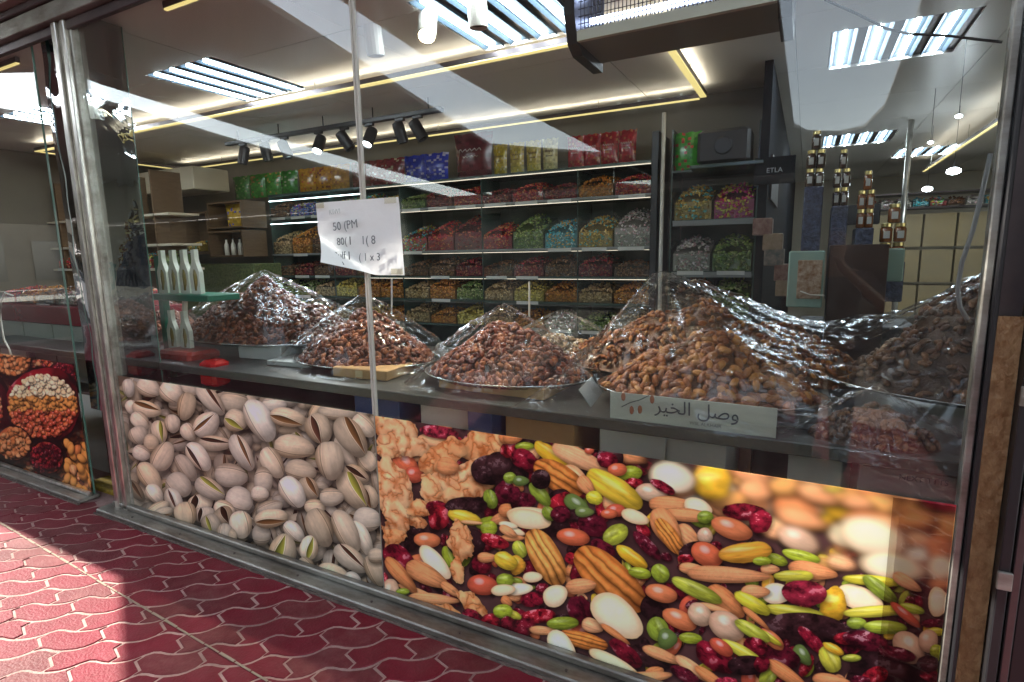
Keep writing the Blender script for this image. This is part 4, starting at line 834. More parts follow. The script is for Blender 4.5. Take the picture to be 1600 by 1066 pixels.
for i, (x, y, pal, l) in enumerate(((255, 395, 'orange', 'wooden tray of orange snacks on the left wooden shelf'), (300, 397, 'gold', 'wooden tray of wrapped gold sweets on the left wooden shelf'))):
    q = wx(x, y); cbin('snack_tray', q[0]-.16, q[0]+.14, YW+.02, YW+.3, q[1]+.03, .12, pal, l, .06, 120)
q = wx(352, 357)
packet(q[0], YW+.15, q[1]+.022, .3, .3, (.5, .3, .02), (.1, .1, .4), 'yellow and blue packet standing in the upper wooden compartment', wid=.1)
q = wx(352, 402)
for k in range(3):
    x = q[0]-.12+k*.13; t = thing('glass_bottle', (x, YW+.12, q[1]+.022), '%s white bottle in the lower wooden compartment' % ('left', 'middle', 'right')[k], 'bottle', 'white bottles in the wooden compartment')
    MB().lathe([(.028, 0), (.03, .1), (.026, .14), (.012, .17), (.012, .2)], (x, YW+.12, q[1]+.022), 10).build('body', M_WHITE, t, True)
    MB().lathe([(.014, .2), (.014, .22)], (x, YW+.12, q[1]+.022), 8).build('cap', M_BLACK, t)
A_, B_ = wx(233, 305), wx(300, 262)
MB().bbox((A_[0]-.3, YW-.1, A_[1]), (B_[0]+.15, YW+.4, B_[1]), .01).build('cream_cabinet', M_WALLC)
tag(bpy.data.objects['cream_cabinet'], 'cream boxed cabinet above the wooden shelves on the left', 'cabinet')
MB().bbox((wx(185, 440)[0], YW-.02, .85), (wx(400, 440)[0], YW+.4, wx(400, 412)[1]), .01).build('herb_trough', mat('herb_heap', (.05, .07, .02), .8, bump=(60, 1.), var=(40, .9, (.14, .16, .05))))
tag(bpy.data.objects['herb_trough'], 'long trough of dried green herbs under the wooden shelves', 'trough')

# green stand with white bottle-shaped dispensers
GY = .52
gs = thing('green_stand', (-4.35, .6, .9), 'green display stand with two tiers near the left corner post', 'display stand')
def gy(x, y): q = at_y(x, y, GY); return q.x, q.z
Gx0, Gz0 = gy(252, 468); Gx1, _ = gy(338, 468)
MB().bbox((Gx0-.02, GY-.06, Gz0), (Gx1, GY+.18, Gz0+.045), .006).build('upper_tray', M_GREEN, gs)
MB().bbox((Gx0-.04, GY, gy(262, 590)[1]), (Gx0+.015, GY+.05, gy(250, 400)[1]), .005).build('post', M_GREEN, gs)
q = gy(285, 580); MB().lathe([(.10, 0), (.09, .02), (.05, .06), (.03, .2), (.02, .3)], (q[0], GY+.05, q[1]), 14).build('foot', M_GREEN, gs, True)
MB().tube([(gy(278, 560)[0], GY+.05, gy(278, 560)[1]), (gy(278, 470)[0], GY+.05, gy(278, 470)[1])], .018, 8).build('stem', M_WHITE, gs)
def holder(x, z, h, label, holes=True):
    t = thing('bottle_carton', (x, GY, z), label, 'carton', 'white bottle-shaped cartons on the green stand')
    # bottle-shaped card with an oval window: ring built from outline and hole
    n = 28; out = []; inn = []
    def prof(v): return .051 if v < .5 else .051-(.051-.018)*min(1, (v-.5)/.25) if v < .75 else .018
    L_ = []
    for k in range(n):
        a_ = 2*math.pi*k/n; v = .5-.5*math.cos(a_); sg = 1 if math.sin(a_) >= 0 else -1
        out.append((x+sg*prof(v)*(1 if 0 < k else 0), z+v*h)); inn.append((x+.027*math.sin(a_), z+h*(.34-.22*math.cos(a_))))
    vs = [(p[0], GY-.015, p[1]) for p in out]+[(p[0], GY-.015, p[1]) for p in inn]+[(p[0], GY+.015, p[1]) for p in out]+[(p[0], GY+.015, p[1]) for p in inn]
    fs = []
    for k in range(n):
        m_ = (k+1) % n; fs += [(k, m_, n+m_, n+k), (2*n+m_, 2*n+k, 3*n+k, 3*n+m_), (m_, k, 2*n+k, 2*n+m_), (n+k, n+m_, 3*n+m_, 3*n+k)]
    MB().add(vs, fs).build('card_sleeve', mat('white_card', (.66, .70, .62), .5), t)
    MB().lathe([(.020, .08*h), (.022, .4*h), (.017, .55*h), (.008, .6*h)], (x, GY, z), 10).build('inner_bottle', mat('amber_contents', (.28, .2, .05), .2, var=(30, .6, (.1, .16, .05))), t, True)
    return t
for k, X_ in enumerate((259, 276, 293, 310)):
    q = gy(X_, 456); holder(q[0], Gz0+.046, .30, '%s of the four white bottle-shaped cartons on the green tray' % ('leftmost', 'second from left', 'third from left', 'rightmost')[k])
for k, X_ in enumerate((272, 292)):
    q = gy(X_, 530); holder(q[0], gy(272, 545)[1], .28, '%s of the two white cartons under the green tray' % ('left', 'right')[k])

# ------------------------------------------------------------------ jars and deep right part
def jar(x, y, z, r, h, col, label):
    t = thing('honey_jar', (x, y, z), label, 'jar', 'stacked jars')
    MB().lathe([(r*.85, 0), (r, .04*h), (r, .7*h), (r*.8, .8*h)], (x, y, z), 14).build('glass_body', mat('jar_%d' % int(col[0]*100), col, .12, coat=.5), t, True)
    MB().lathe([(r*.86, .8*h), (r*.88, .82*h), (r*.88, .98*h), (r*.8, h)], (x, y, z), 14).build('lid', mat('gold_lid', (.42, .34, .14), .3, .8), t)
    MB().box((x-r*.5, y-r*1.0-.003, z+.2*h), (x+r*.5, y-r*.9, z+.58*h)).build('sticker', mat('jar_label', (.4, .4, .36), .5), t)
JY = 2.3
jt = thing('jar_table', (.25, JY, 0), 'dark pedestal carrying the stacked jars', 'pedestal')
zb = at_y(1300, 420, JY).z
MB().bbox((-.02, JY-.15, 0), (.62, JY+.4, zb-.35), .01).build('block', M_WALLD, jt)
jn = 0
sp_m = mat('blue_speckle', (.003, .005, .016), .35, var=(55, .5, (.10, .12, .22)), bump=(90, .8))
for (x0, yt, x1, yb_, rows_, l) in ((1246, 292, 1287, 470, (2, 2, 1), 'tall dark blue sequinned box at the left of the jar tower'), (1289, 322, 1325, 470, (2, 2, 1), 'dark blue sequinned box in the middle of the jar tower'), (1327, 356, 1364, 470, (2, 2, 1), 'low dark speckled box under the amber jars'), (1366, 408, 1412, 470, (2, 2, 1), 'lowest dark speckled box at the right of the jar tower')):
    A_, B_ = at_y(x0, yb_, JY), at_y(x1, yt, JY)
    tag(MB().bbox((A_.x, JY-.07, A_.z), (B_.x, JY+.2, B_.z), .006).build('sequin_box', sp_m), l, 'box', 'dark speckled gift boxes')
    wd_ = B_.x-A_.x
    for lev, nn_ in enumerate(rows_):
        for q in range(nn_):
            r_ = wd_/max(rows_)*.49; h_ = .115; jn += 1
            dark = x0 < 1327
            jar(A_.x+wd_*(.5+(q-(nn_-1)/2)/max(rows_))+rnd.uniform(-.003, .003), JY+.0+rnd.uniform(-.01, .01), B_.z+.001+lev*h_, r_, h_-.002, (.05, .03, .02) if dark else (.20, .07, .02),
                '%s jar with gold lid, %s of the %s column of the jar tower' % ('dark' if dark else 'amber', ('bottom '+('left', 'right')[q], 'middle '+('left', 'right')[q], 'very top')[lev], {1246: 'leftmost', 1289: 'second', 1327: 'third', 1366: 'rightmost'}[x0]))
# pale green display boxes
def dbox(x0, y0_, x1, y1_, Y_, label, photo=True):
    A_, B_ = at_y(x0, y1_, Y_), at_y(x1, y0_, Y_); t = thing('display_box', ((A_.x+B_.x)/2, Y_, A_.z), label, 'box', 'pale green gift boxes')
    MB().bbox((A_.x, Y_, A_.z), (B_.x, Y_+.18, B_.z), .006).build('box_body', mat('pale_green_card', (.22, .32, .26), .5), t)
    if photo:
        MB().bbox((A_.x*.45+B_.x*.55-.05, Y_-.006, A_.z+.05), (B_.x-.01, Y_-.001, B_.z-.05), .002).build('window_picture', mat('nut_picture', (.2, .09, .03), .3, var=(40, .9, (.5, .4, .3))), t)
        MB().tube([at_y(x0+22, y1_-25, Y_-.01), at_y(x0+38, y1_-19, Y_-.01), at_y(x1-1, y1_-18, Y_-.01)], .004, 6).build('ribbon', M_WHITE, t)
dbox(1228, 392, 1290, 480, 1.7, 'pale green box with a brown picture left of the dark panel')
dbox(1383, 388, 1415, 440, 1.9, 'pale blue green box below the amber jars', False)
tag(MB().bbox((at_y(1290, 480, 1.75).x, 1.75, .95), (at_y(1382, 480, 1.75).x, 1.9, at_y(1300, 383, 1.75).z), .004).build('reflection_backdrop', mat('reflection_backdrop', (.035, .018, .012), .35, var=(3, .5, (.07, .03, .02)))), 'dark backdrop added behind the photographer reflection between two pale green boxes', 'board')  # board added as a dark backdrop so the photographer's reflection shows
# deep shelves: right part
dp = thing('far_shelves', (1.5, 9, 0), 'pale lit shelving at the far end of the shop on the right', 'shelving')
for k in range(8):
    for j in range(3):
        MB().box((.75+.42*k, 8.9, .5+.55*j), (.75+.42*k+.39, 9.2, .5+.55*j+.5)).build('door_panel', mat('honey_panel', (.50, .38, .20), .4, var=(2, .5, (.34, .30, .22))), dp)
for j in range(2): MB().box((.7, 8.8, 2.18+.22*j), (4, 9.3, 2.2+.22*j)).build('shelf_board', M_STEEL, dp)
for k in range(14):
    pal = rnd.choice(['white', 'mixed', 'teal', 'brown', 'red']); x = .75+.22*k
    tag(candy_mb(x, x+.2, 8.85, 9.2, 2.21, .12, pal, 30, .03).build('goods', M_CANDY, dp), kind='stuff')
tag(MB().tube([(.95, 6., 0), (.95, 6., 2.99)], .03, 10).build('steel_post', M_ALU, None, True), 'slim pale steel post in front of the far shelves on the right', 'post')
tag(MB().bbox((.33, 4.9, 1.83), (.63, 5., 2.03), .01).build('monitor', M_BLACK), 'black monitor hanging right of the amber jars', 'monitor')
sign = thing('dark_shop_sign', (-.29, 3.6, 2.2), 'dark panel with small white letters in the dim passage', 'sign')
MB().box((-.295, 3.2, 2.0), (-.28, 4.3, 2.35)).build('panel', M_WALLD, sign)
p = at_y(1210, 266, 2.95)
MB().box((p.x-.14, 2.96, p.z-.1), (p.x+.14, 2.98, p.z+.1)).build('front_panel', MATS['matt_dark_wall'], sign)
text('lettering', 'ETLA', .05, mat('white_letters', (.3, .32, .34), .5), sign, face_cam((p.x, 2.955, p.z)))
for k in range(5):
    p = at_y(1190+k*9+(k % 2)*7, 352+k*24, 2.6); tag(MB().bbox((p.x-.06, 2.6, p.z-.07), (p.x+.07, 2.75, p.z+.05), .005).build('dark_carton', mat('carton_%d' % (k % 3), [(.10, .03, .02), (.16, .11, .05), (.05, .06, .05)][k % 3], .5, var=(20, .7, (.3, .2, .15)))), '%s small carton from the top in the dim passage left of the pale green box' % ORD[k], 'carton', 'small cartons in the passage')

# ------------------------------------------------------------------ counter
ct = thing('counter', (-1.6, .8, 0), 'long dark metal display counter behind the glass', 'counter')
CX0, CX1 = -6.5, 3.3
MB().bbox((CX0, .262, .900), (CX1, 1.5, .930), .006).build('counter_top', M_COUNT, ct)
MB().bbox((CX0, .245, .888), (CX1, .259, .936), .004).build('front_lip', mat('lip_steel', (.06, .068, .063), .3, .3, bump=(4, .15), var=(5, .5, (.10, .10, .09)), stretch=(.3, 1, 1)), ct)
MB().bbox((CX0, 1.3, 0), (CX1, 1.36, .899), .004).build('back_panel', M_WALLD, ct)
for x in (-6.2, -4.2, -2.2, -.2, 1.8, 3.1): MB().bbox((x, .5, 0), (x+.05, .55, .899), .004).build('leg', M_STEEL, ct)
MB().bbox((CX0, .32, .58), (CX1, 1.29, .60), .004).build('under_shelf', M_STEEL, ct)
def carton(x0, x1, y0, y1, z0, z1, m, label, rz=0, flaps=False, nm='carton', cat='carton'):
    c = Vector(((x0+x1)/2, (y0+y1)/2, z0)); t = thing(nm, c, label, cat, 'cartons around the counter')
    MB().bbox((x0, y0, z0), (x1, y1, z1), .004).build('box_body', m, t)
    if 'cardboard' in label: MB().box(((x0+x1)/2-.025, y0-.0015, z0+.01), ((x0+x1)/2+.025, y0-.0005, z1-.01)).build('tape', mat('parcel_tape', (.5, .4, .22), .25), t)
    if flaps:
        for s_, x in ((-1, x0), (1, x1)):
            MB().box((0, 0, 0), (.16, y1-y0-.01, .004), mtx=Matrix.Translation((x, y0+.005, z1))@Matrix.Rotation(R_(-55 if s_ > 0 else -125), 4, 'Y')).build('flap', m, t)
    t.rotation_euler.z = R_(rz); return t
zc = .931
carton(-2.35, -1.98, .42, .8, zc, zc+.055, M_CARD, 'flat brown cardboard box under the tray left of the glass joint', 4)
carton(-1.62, -1.02, .42, .85, zc, zc+.055, M_CARD, 'flat brown cardboard box under the middle tray of dates', -2)
carton(-.72, .12, .42, .9, zc, zc+.06, M_COUNT, 'low dark box under the tray of golden dates')
carton(-3.4, -3.0, .6, 1.0, zc, zc+.10, M_CARDW, 'white carton under the large left heap', 3)
carton(-3.0, -2.66, .5, .9, zc, zc+.03, M_CARDW, 'thin grey tray board left of the second heap', 5)
carton(-5.3, -4.5, .6, 1.2, zc, zc+.02, M_CARDW, 'pale board under the heap beside the corner post', 0)
carton(-.78, -.5, .42, .7, .605, .875, M_CARDW, 'open white carton below the counter, left of the dark gap', 8, True)
carton(-.48, -.2, .44, .72, .605, .87, M_CARDW, 'closed white carton below the counter beside the open one', -14)
carton(-1.25, -.88, .45, .8, .605, .87, M_CARD, 'brown carton with a pale lid below the counter', -4)
carton(-1.75, -1.45, .42, .7, .605, .87, M_CARDW, 'white carton below the counter beside the glass joint', 10)
carton(-1.44, -1.3, .40, .6, .605, .87, mat('blue_pack', (.02, .06, .2), .4), 'small blue pack below the counter', 0)
carton(-2.2, -1.9, .42, .7, .605, .87, mat('blue_pack', (.02, .06, .2), .4), 'wide blue pack below the counter left of the glass joint', 4)
carton(.0, .18, .40, .6, .605, .87, M_CARDW, 'narrow white carton below the counter with a diagonal crease', -12)
carton(.2, .62, .30, .6, .58, .87, mat('grey_carton', (.16, .17, .16), .6, var=(4, .4, (.22, .22, .2))), 'large grey carton with small dark lettering at the right end', 0)
cz = bpy.data.objects['carton.013'] if 'carton.013' in bpy.data.objects else None
text('lettering', 'NEXT TTTS', .026, M_INK, cz, face_cam((.38, .2985, .845)))
carton(.15, .24, .25, .4, .3, .54, mat('dark_green_pack', (.01, .06, .04), .4), 'dark green pack at the foot of the large grey carton')
carton(.27, .34, .25, .35, .3, .54, M_CARDW, 'small white wedge-like carton under the large grey carton', 0)
rd = thing('red_pack', (-3.0, .35, .83), 'bright red plastic pack on the counter edge above the pistachio print', 'packet')
a = at_y(330, 600, .33)
MB().bbox((a.x-.06, .29, .80), (a.x+.09, .42, .965), .02).build('pack_body', mat('red_film', (.5, .01, .01), .25, bump=(20, .5)), rd)
a2 = at_y(290, 590, .4)
MB().bbox((a2.x-.25, .36, .90), (a2.x+.12, .6, .985), .02).build('pack_fold', mat('brick_red', (.28, .03, .02), .35, bump=(18, .6)), rd)
# sign band with dates and Arabic lettering on the counter front
sb = thing('counter_banner', (-.2, .235, .8), 'grey green counter banner with Arabic lettering and drawn dates', 'banner')
yb = .262
MB().box((-.668, yb, .9365), (-.06, yb+.006, 1.045)).build('banner_sheet', mat('banner_vinyl', (.42, .45, .39), .3, bump=(7, .3), var=(5, .5, (.18, .2, .19)), stretch=(.4, 1, 1)), sb)
ar = '\ufeae\ufef4\ufea8\ufedf\ufe8d \ufede\ufebb\u0648'   # visual order
text('lettering', ar, .072, M_INK, sb, face_cam((-.335, yb-.001, 1.005)))
text('lettering', 'WSL ALKHAIR', .018, mat('grey_ink', (.12, .13, .12), .6), sb, face_cam((-.30, yb-.001, .955)))
dm = mat('printed_date', (.26, .09, .04), .5)
for (x, y, a_) in ((987, 641, 90), (1000, 640, 85), (1019, 624, 100), (974, 620, 60)):
    p = at_y(x, y, yb); at_m(MB().lathe([(.001, -.014), (.006, -.01), (.0085, 0), (.006, .01), (.001, .014)], (0, 0, 0), 12), Matrix.Translation((p.x, yb-.001, p.z))@Matrix.Diagonal((1.1, .12, 1.25, 1))).build('printed_date', dm, sb, True)
MB().tube([at_y(x, y, yb-.002) for x, y in ((971, 636), (985, 629), (1000, 625), (1014, 618))], .0018, 5).build('printed_twig', M_INK, sb)

# ------------------------------------------------------------------ heaps of dates, trays and film
def date_mesh(seed, L=.0205, r=.0115):
    rr = random.Random(seed); mb = MB(); n, m = 8, 6; vs = []; fs = []
    for j in range(m+1):
        t = math.pi*j/m
        for i in range(n):
            a_ = 2*math.pi*i/n; q = 1+rr.uniform(-.1, .1); vs.append((L*math.cos(t), r*q*math.sin(t)*math.cos(a_), r*q*math.sin(t)*math.sin(a_)))
    for j in range(m):
        for i in range(n): fs.append((j*n+i, j*n+(i+1) % n, j*n+n+(i+1) % n, j*n+n+i))
    return vs, fs
DV = [date_mesh(s) for s in range(5)]
def date_obj_mesh(v, col, sc_=1.):
    vs, fs = DV[v]; mb = MB(); mb.add([tuple(c*sc_ for c in p) for p in vs], fs, 0, col)
    me = bpy.data.meshes.new('date'); me.from_pydata(mb.v, [], mb.f); me.materials.append(M_DATE); me.polygons.foreach_set('use_smooth', [True]*len(fs))
    at = me.color_attributes.new('Col', 'FLOAT_COLOR', 'CORNER'); at.data.foreach_set('color', list((*col, 1.))*len(me.loops)); return me
def heap_h(P, x, y):
    X_, Y_, z, rx, ry, h, k = P[:7]; d_ = math.hypot((x-X_)/rx, (y-Y_)/ry)
    if d_ >= 1: return z
    return z+.86*h*((1-d_)**k*.5+.5*(1-d_*d_))*(1+.32*noise.noise(Vector((x*4+X_, y*4, z)))+.14*noise.noise(Vector((x*12, y*12, z)))-.10*max(0, noise.noise(Vector((x*2.6+3, y*2.6, z*2)))))
def heap(P, cols, n, size, name, label, indiv=0, ilabel=None, igroup=None, tray=True, tl=None):
    X_, Y_, z, rx, ry, h, k = P[:7]
    mb = MB(); N1, N2 = 36, 12; vs = []; fs = []
    for j in range(N2+1):
        for i in range(N1):
            a_ = 2*math.pi*i/N1; q = 1-j/N2; x = X_+rx*q*math.cos(a_); y = Y_+ry*q*math.sin(a_); vs.append((x, y, heap_h(P, x, y)-.012*(j > 0)))
    for j in range(N2):
        for i in range(N1): fs.append((j*N1+i, j*N1+(i+1) % N1, j*N1+N1+(i+1) % N1, j*N1+N1+i))
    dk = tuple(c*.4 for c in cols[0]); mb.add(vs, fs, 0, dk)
    ms = [date_obj_mesh(v, cols[v % len(cols)], size) for v in range(5)] if indiv else None
    cand = []
    for i in range(n):
        a_ = rnd.uniform(0, 2*math.pi); q = math.sqrt(rnd.random()); x = X_+rx*q*.99*math.cos(a_); y = Y_+ry*q*.99*math.sin(a_)
        z1 = heap_h(P, x, y)+rnd.uniform(-.006, .006)*size; cand.append((x, y, z1))
    cand.sort(key=lambda c: (Vector(c)-CAM).length)
    for i, (x, y, z1) in enumerate(cand):
        e = 1e-2; nrm = Vector((heap_h(P, x-e, y)-heap_h(P, x+e, y), heap_h(P, x, y-e)-heap_h(P, x, y+e), 2*e)).normalized()
        qt = nrm.to_track_quat('Z', 'X').to_matrix().to_4x4()@Matrix.Rotation(rnd.uniform(0, 6.3), 4, 'Z')@Matrix.Rotation(rnd.uniform(-.35, .35), 4, 'Y')
        v = rnd.randrange(5); M = Matrix.Translation((x, y, z1))@qt
        if i < indiv:
            o = link('date', ms[v]); o.matrix_world = M; tag(o, ilabel, 'date', igroup)
        else:
            vs_, fs_ = DV[v]; c = cols[v % len(cols)]; f = rnd.uniform(.7, 1.3); c = tuple(min(1, w_*f) for w_ in c)
            mb.add([M@(Vector(p)*size) for p in vs_], fs_, 0, c)
    tag(mb.build(name, M_DATE, None, True), label, 'heap', kind='stuff')
    if tray:
        tag(MB().lathe([(.95, -.018), (1.0, -.014), (1.07, .006), (1.085, .008), (1.08, .012), (1.05, .006), (.98, -.008)], (0, 0, 0), 48).build('round_tray', M_TRAY, None, True), tl or label.replace('heap', 'tray under the heap'), 'tray', 'round silver trays')
        t = bpy.data.objects[-1] if False else [o for o in bpy.data.objects if o.name.startswith('round_tray')][-1]
        return t
    return None
def set_tray(P, label, nm='round_tray'):
    X_, Y_, z, rx, ry = P[:5]
    mb = MB(); prof = [(.90, -.016), (1.0, -.012), (1.06, .004), (1.085, .006), (1.08, .011), (1.05, .006), (.97, -.006)]
    vs = []; fs = []; n = 48
    for (r, zz) in prof:
        for i in range(n): a_ = 2*math.pi*i/n; vs.append((X_+r*rx*math.cos(a_), Y_+r*ry*math.sin(a_), z+zz))
    for j in range(len(prof)-1):
        for i in range(n): fs.append((j*n+i, j*n+(i+1) % n, j*n+n+(i+1) % n, j*n+n+i))
    fs += [tuple(range(n-1, -1, -1)), tuple(range(len(vs)-n, len(vs)))]
    tag(mb.add(vs, fs).build('round_tray', M_TRAY, None, True), label, 'tray', 'round silver trays')
BR = [(.15, .042, .016), (.10, .024, .010), (.22, .075, .028), (.13, .034, .013), (.08, .018, .008)]
RB = [(.19, .038, .010), (.12, .020, .007), (.29, .085, .022), (.16, .034, .009), (.09, .016, .006)]
GO = [(.34, .12, .022), (.26, .075, .014), (.44, .18, .035), (.29, .085, .016), (.17, .045, .011)]
TN = [(.34, .24, .13), (.28, .18, .09), (.4, .3, .18), (.3, .2, .1), (.24, .15, .08)]
DK = [(.15, .06, .022), (.10, .038, .015), (.20, .09, .035), (.13, .05, .02), (.08, .03, .014)]
HP = dict(A=(-3.55, .98, 1.03, .80, .45, .43, 1.), B=(-2.42, .78, .97, .46, .34, .35, 1.), C=(-1.36, .66, .985, .43, .30, .31, 1.1), D=(-.36, .62, 1.0, .44, .28, .26, 1.1),
          D2=(-.42, 1.12, 1.0, .80, .36, .36, .8), E=(1.0, .98, 1.03, .82, .42, .68, .8), F=(-5.0, .92, .95, .55, .36, .42, 1.), K=(-1.25, 1.16, .95, .40, .24, .20, .8), G=(.24, .40, .93, .20, .12, .13, .8))
heap(HP['C'], RB, 1150, 1.15, 'date_heap', 'heap of reddish brown dates on the middle tray right of the glass joint', 140, 'reddish brown date in the front of the heap on the middle tray', 'reddish brown dates on the middle tray', False)
set_tray(HP['C'], 'round silver tray under the reddish brown dates in the middle')
heap(HP['D'], GO, 600, 1.42, 'date_heap', 'heap of golden brown dates above the Arabic banner', 150, 'golden brown date in the front of the heap above the Arabic banner', 'golden dates above the banner', False)
set_tray(HP['D'], 'round silver tray under the golden dates above the Arabic banner')
heap(HP['B'], BR, 1150, 1.12, 'date_heap', 'heap of brown dates behind the glass joint', tray=False); set_tray(HP['B'], 'round silver tray under the heap behind the glass joint')
heap(HP['A'], BR, 1800, 1.12, 'date_heap', 'large heap of dark dates left of the glass joint', tray=False); set_tray(HP['A'], 'wide silver tray under the large left heap')
heap(HP['F'], BR, 1000, 1., 'date_heap', 'heap of dates seen beside the corner post', tray=False); set_tray(HP['F'], 'silver tray under the heap beside the corner post')
heap(HP['K'], TN, 800, .8, 'nut_heap', 'low heap of pale nuts behind the two middle heaps', tray=False)
heap(HP['D2'], GO, 1400, .9, 'date_heap', 'broad heap of light brown dried fruit behind the golden dates', tray=False)
heap(HP['E'], DK, 1500, 1.05, 'date_heap', 'tall heap of dark dried fruit at the right end', tray=False); set_tray(HP['E'], 'wide silver tray under the tall right heap')
heap(HP['G'], DK, 220, .9, 'date_heap', 'small dark brown heap at the front right corner of the counter', tray=False)

def film(P, label, peak=None, fl=1.5, extra=.045, amp=.02, seed=0, m=None):
    X_, Y_, z, rx, ry, h, k = P[:7]; px_, py_ = (peak or (X_, Y_)); Nr, Na = 60, 150; vs = []; fs = []
    for j in range(Nr+1):
        q = (j/Nr)
        for i in range(Na):
            a_ = 2*math.pi*i/Na; irr = 1+.12*noise.noise(Vector((math.cos(a_)*2, math.sin(a_)*2, seed)))
            x = px_*(1-q)+X_*q+rx*fl*q*math.cos(a_)*irr; y = py_*(1-q)+Y_*q+min(ry*fl*irr*q, 9)*math.sin(a_)
            y = max(y, .055+.02*noise.noise(Vector((a_*2, q*3, seed))))
            zt = z-.01+(h+extra+.035)*(1-q)**.96*1.0
            zz = max(zt, heap_h(P, x, y)+.018)
            if q > .72: zz = zz*(1-(q-.72)/.28)+(.935 if y > .26 else .90)*((q-.72)/.28)
            rid = 1-abs(noise.noise(Vector((a_*5.5+seed, q*1.3, seed))))*2; rid2 = 1-abs(noise.noise(Vector((a_*17, q*3.5, seed+5))))*2
            cr_ = 1-abs(noise.noise(Vector((x*13, y*13, seed*3))))*2.2
            zz += .10*h*math.sin(5*a_+seed)*q*max(0, .75-q)*2
            zz += amp*.7*(1.1*max(0, rid)**5*min(1, q*3)+.7*max(0, rid2)**6*min(1, q*4))+amp*.35*max(0, cr_)**8
            vs.append((x, y, max(zz, .93 if y > .27 else .90)))
    for j in range(Nr):
        for i in range(Na): fs.append((j*Na+i, j*Na+(i+1) % Na, j*Na+Na+(i+1) % Na, j*Na+Na+i))
    return tag(MB().add(vs, fs).build('cling_film', m or M_FILM, None, True), label, 'cling film', 'clear film over the heaps')
film(HP['C'], 'clear film draped over the reddish brown dates in the middle', seed=3, extra=.03, fl=1.35)
def film_sheet(anchors, x0, x1, y0, y1, heaps, label, m, seed, amp=.016, nx_=230, ny_=110):
    vs = []; fs = []
    for j in range(ny_+1):
        for i in range(nx_+1):
            u, v = i/nx_, j/ny_; x = x0+(x1-x0)*u+.05*noise.noise(Vector((v*4, seed, 0))); y = y0+(y1-y0)*v+.05*noise.noise(Vector((u*7, seed, 3)))
            y = max(y, .20)
            acc = 0; fold = 0
            for (ax, ay, az, sl_) in anchors:
                d_ = math.hypot(x-ax, (y-ay)*1.15); a_ = math.atan2(y-ay, x-ax); hgt = az-sl_*d_+.05*d_*math.sin(4*a_+seed+ax*3)
                wgt = math.exp((hgt-1.0)/.045); acc += wgt
                r1 = 1-2*abs(noise.noise(Vector((a_*6+seed+ax, d_*1.1, 1.)))); r2 = 1-2*abs(noise.noise(Vector((a_*19+seed+ax, d_*2.6, 5.))))
                fold += wgt*(1.3*max(0, r1)**5+.9*max(0, r2)**6)*min(1, d_*5)
            zz = 1.0+.045*math.log(acc) + amp*fold/acc
            for P in heaps: zz = max(zz, heap_h(P, x, y)+.022 if heap_h(P, x, y) > P[2]+.01 else zz)
            e = min(u*9, (1-u)*9, v*7, (1-v)*7, 1); zz = .936+(zz-.936)*max(0, e)**.7
            vs.append((x, y, max(zz, .936 if y > .262 else .94)))
    for j in range(ny_):
        for i in range(nx_): k = j*(nx_+1)+i; fs.append((k, k+1, k+nx_+2, k+nx_+1))
    return tag(MB().add(vs, fs).build('cling_film', m, None, True), label, 'cling film', 'clear film over the heaps')
film_sheet([(-.66, 1.10, 1.50, .42), (-.33, .62, 1.26, .50), (.25, 1.02, 1.30, .40), (1.0, 1.0, 1.72, .66)], -1.10, 2.3, .21, 1.48, [HP['D'], HP['D2'], HP['E']],
    'long creased sheet of clear film over the golden dates and the right end', M_FILM2, 4.)
film(HP['B'], 'clear film draped over the heap behind the glass joint', seed=11, extra=.03, fl=1.45)
film(HP['A'], 'clear film stretched to a peak over the large left heap', seed=15, extra=.03, fl=1.4)
film(HP['F'], 'clear film over the heap beside the corner post', seed=25, extra=.03, fl=1.3)
film(HP['K'], 'loose clear film over the pale nuts at the back', seed=29, extra=.10, fl=1.6)
film(HP['G'], 'clear film wrapped over the small dark heap at the right corner', seed=33, extra=.04, fl=1.7, amp=.02)
# thin white sticks standing in the heaps
for (x, y0_, y1_, l) in ((612, 435, 470, 'thin white stick standing below the paper note'), (827, 440, 475, 'thin white stick behind the middle heap')):
    a, b = at_y(x, y1_+20, 1.2), at_y(x, y0_, 1.2)
    tag(MB().tube([a, b], .006, 6).build('stick', M_WHITE), l, 'stick')

# ------------------------------------------------------------------ paper note on the glass across the joint
nt_ = thing('paper_note', (-1.68, -.02, 1.5), 'white handwritten paper note taped over the glass joint with its corner curled', 'note')
c0, c1, c2, c3 = at_y(498, 318), at_y(625, 308), at_y(637, 430), at_y(522, 432)
vs = []; fs = []; n = 22
for sgn in (0, 1):
    for j in range(n+1):
        for i in range(n+1):
            u, v = i/n, j/n
            top = c0.lerp(c1, u); bot = Vector((c0.x+.02, 0, c2.z)).lerp(c2, u); p = top.lerp(bot, v)
            curl = max(0, (1-u)*.9+v-1.32); x = p.x+curl*.16; zz = p.z+curl*.10
            yv = -.016-.006*math.sin(u*5+v*2)-.10*curl**1.3*2-.0007*sgn-.003*noise.noise(Vector((u*4, v*4, 0)))
            vs.append((x, yv, zz))
m2 = (n+1)*(n+1)
for s_ in (0, 1):
    for j in range(n):
        for i in range(n):
            k = s_*m2+j*(n+1)+i; q = (k, k+n+1, k+n+2, k+1); fs.append(q if s_ == 1 else q[::-1])
MB().add(vs, fs).build('paper_sheet', M_PAPER, nt_, True)
def hand(s, x, y, size, m=M_INK, rot=0):
    p = at_y(x, y); text('handwriting', s, size, m, nt_, face_cam((p.x, -.034-max(0, y-395)*.0012, p.z), ry=rot), .0004)
M_INK2 = mat('faded_ink', (.10, .12, .14), .7)
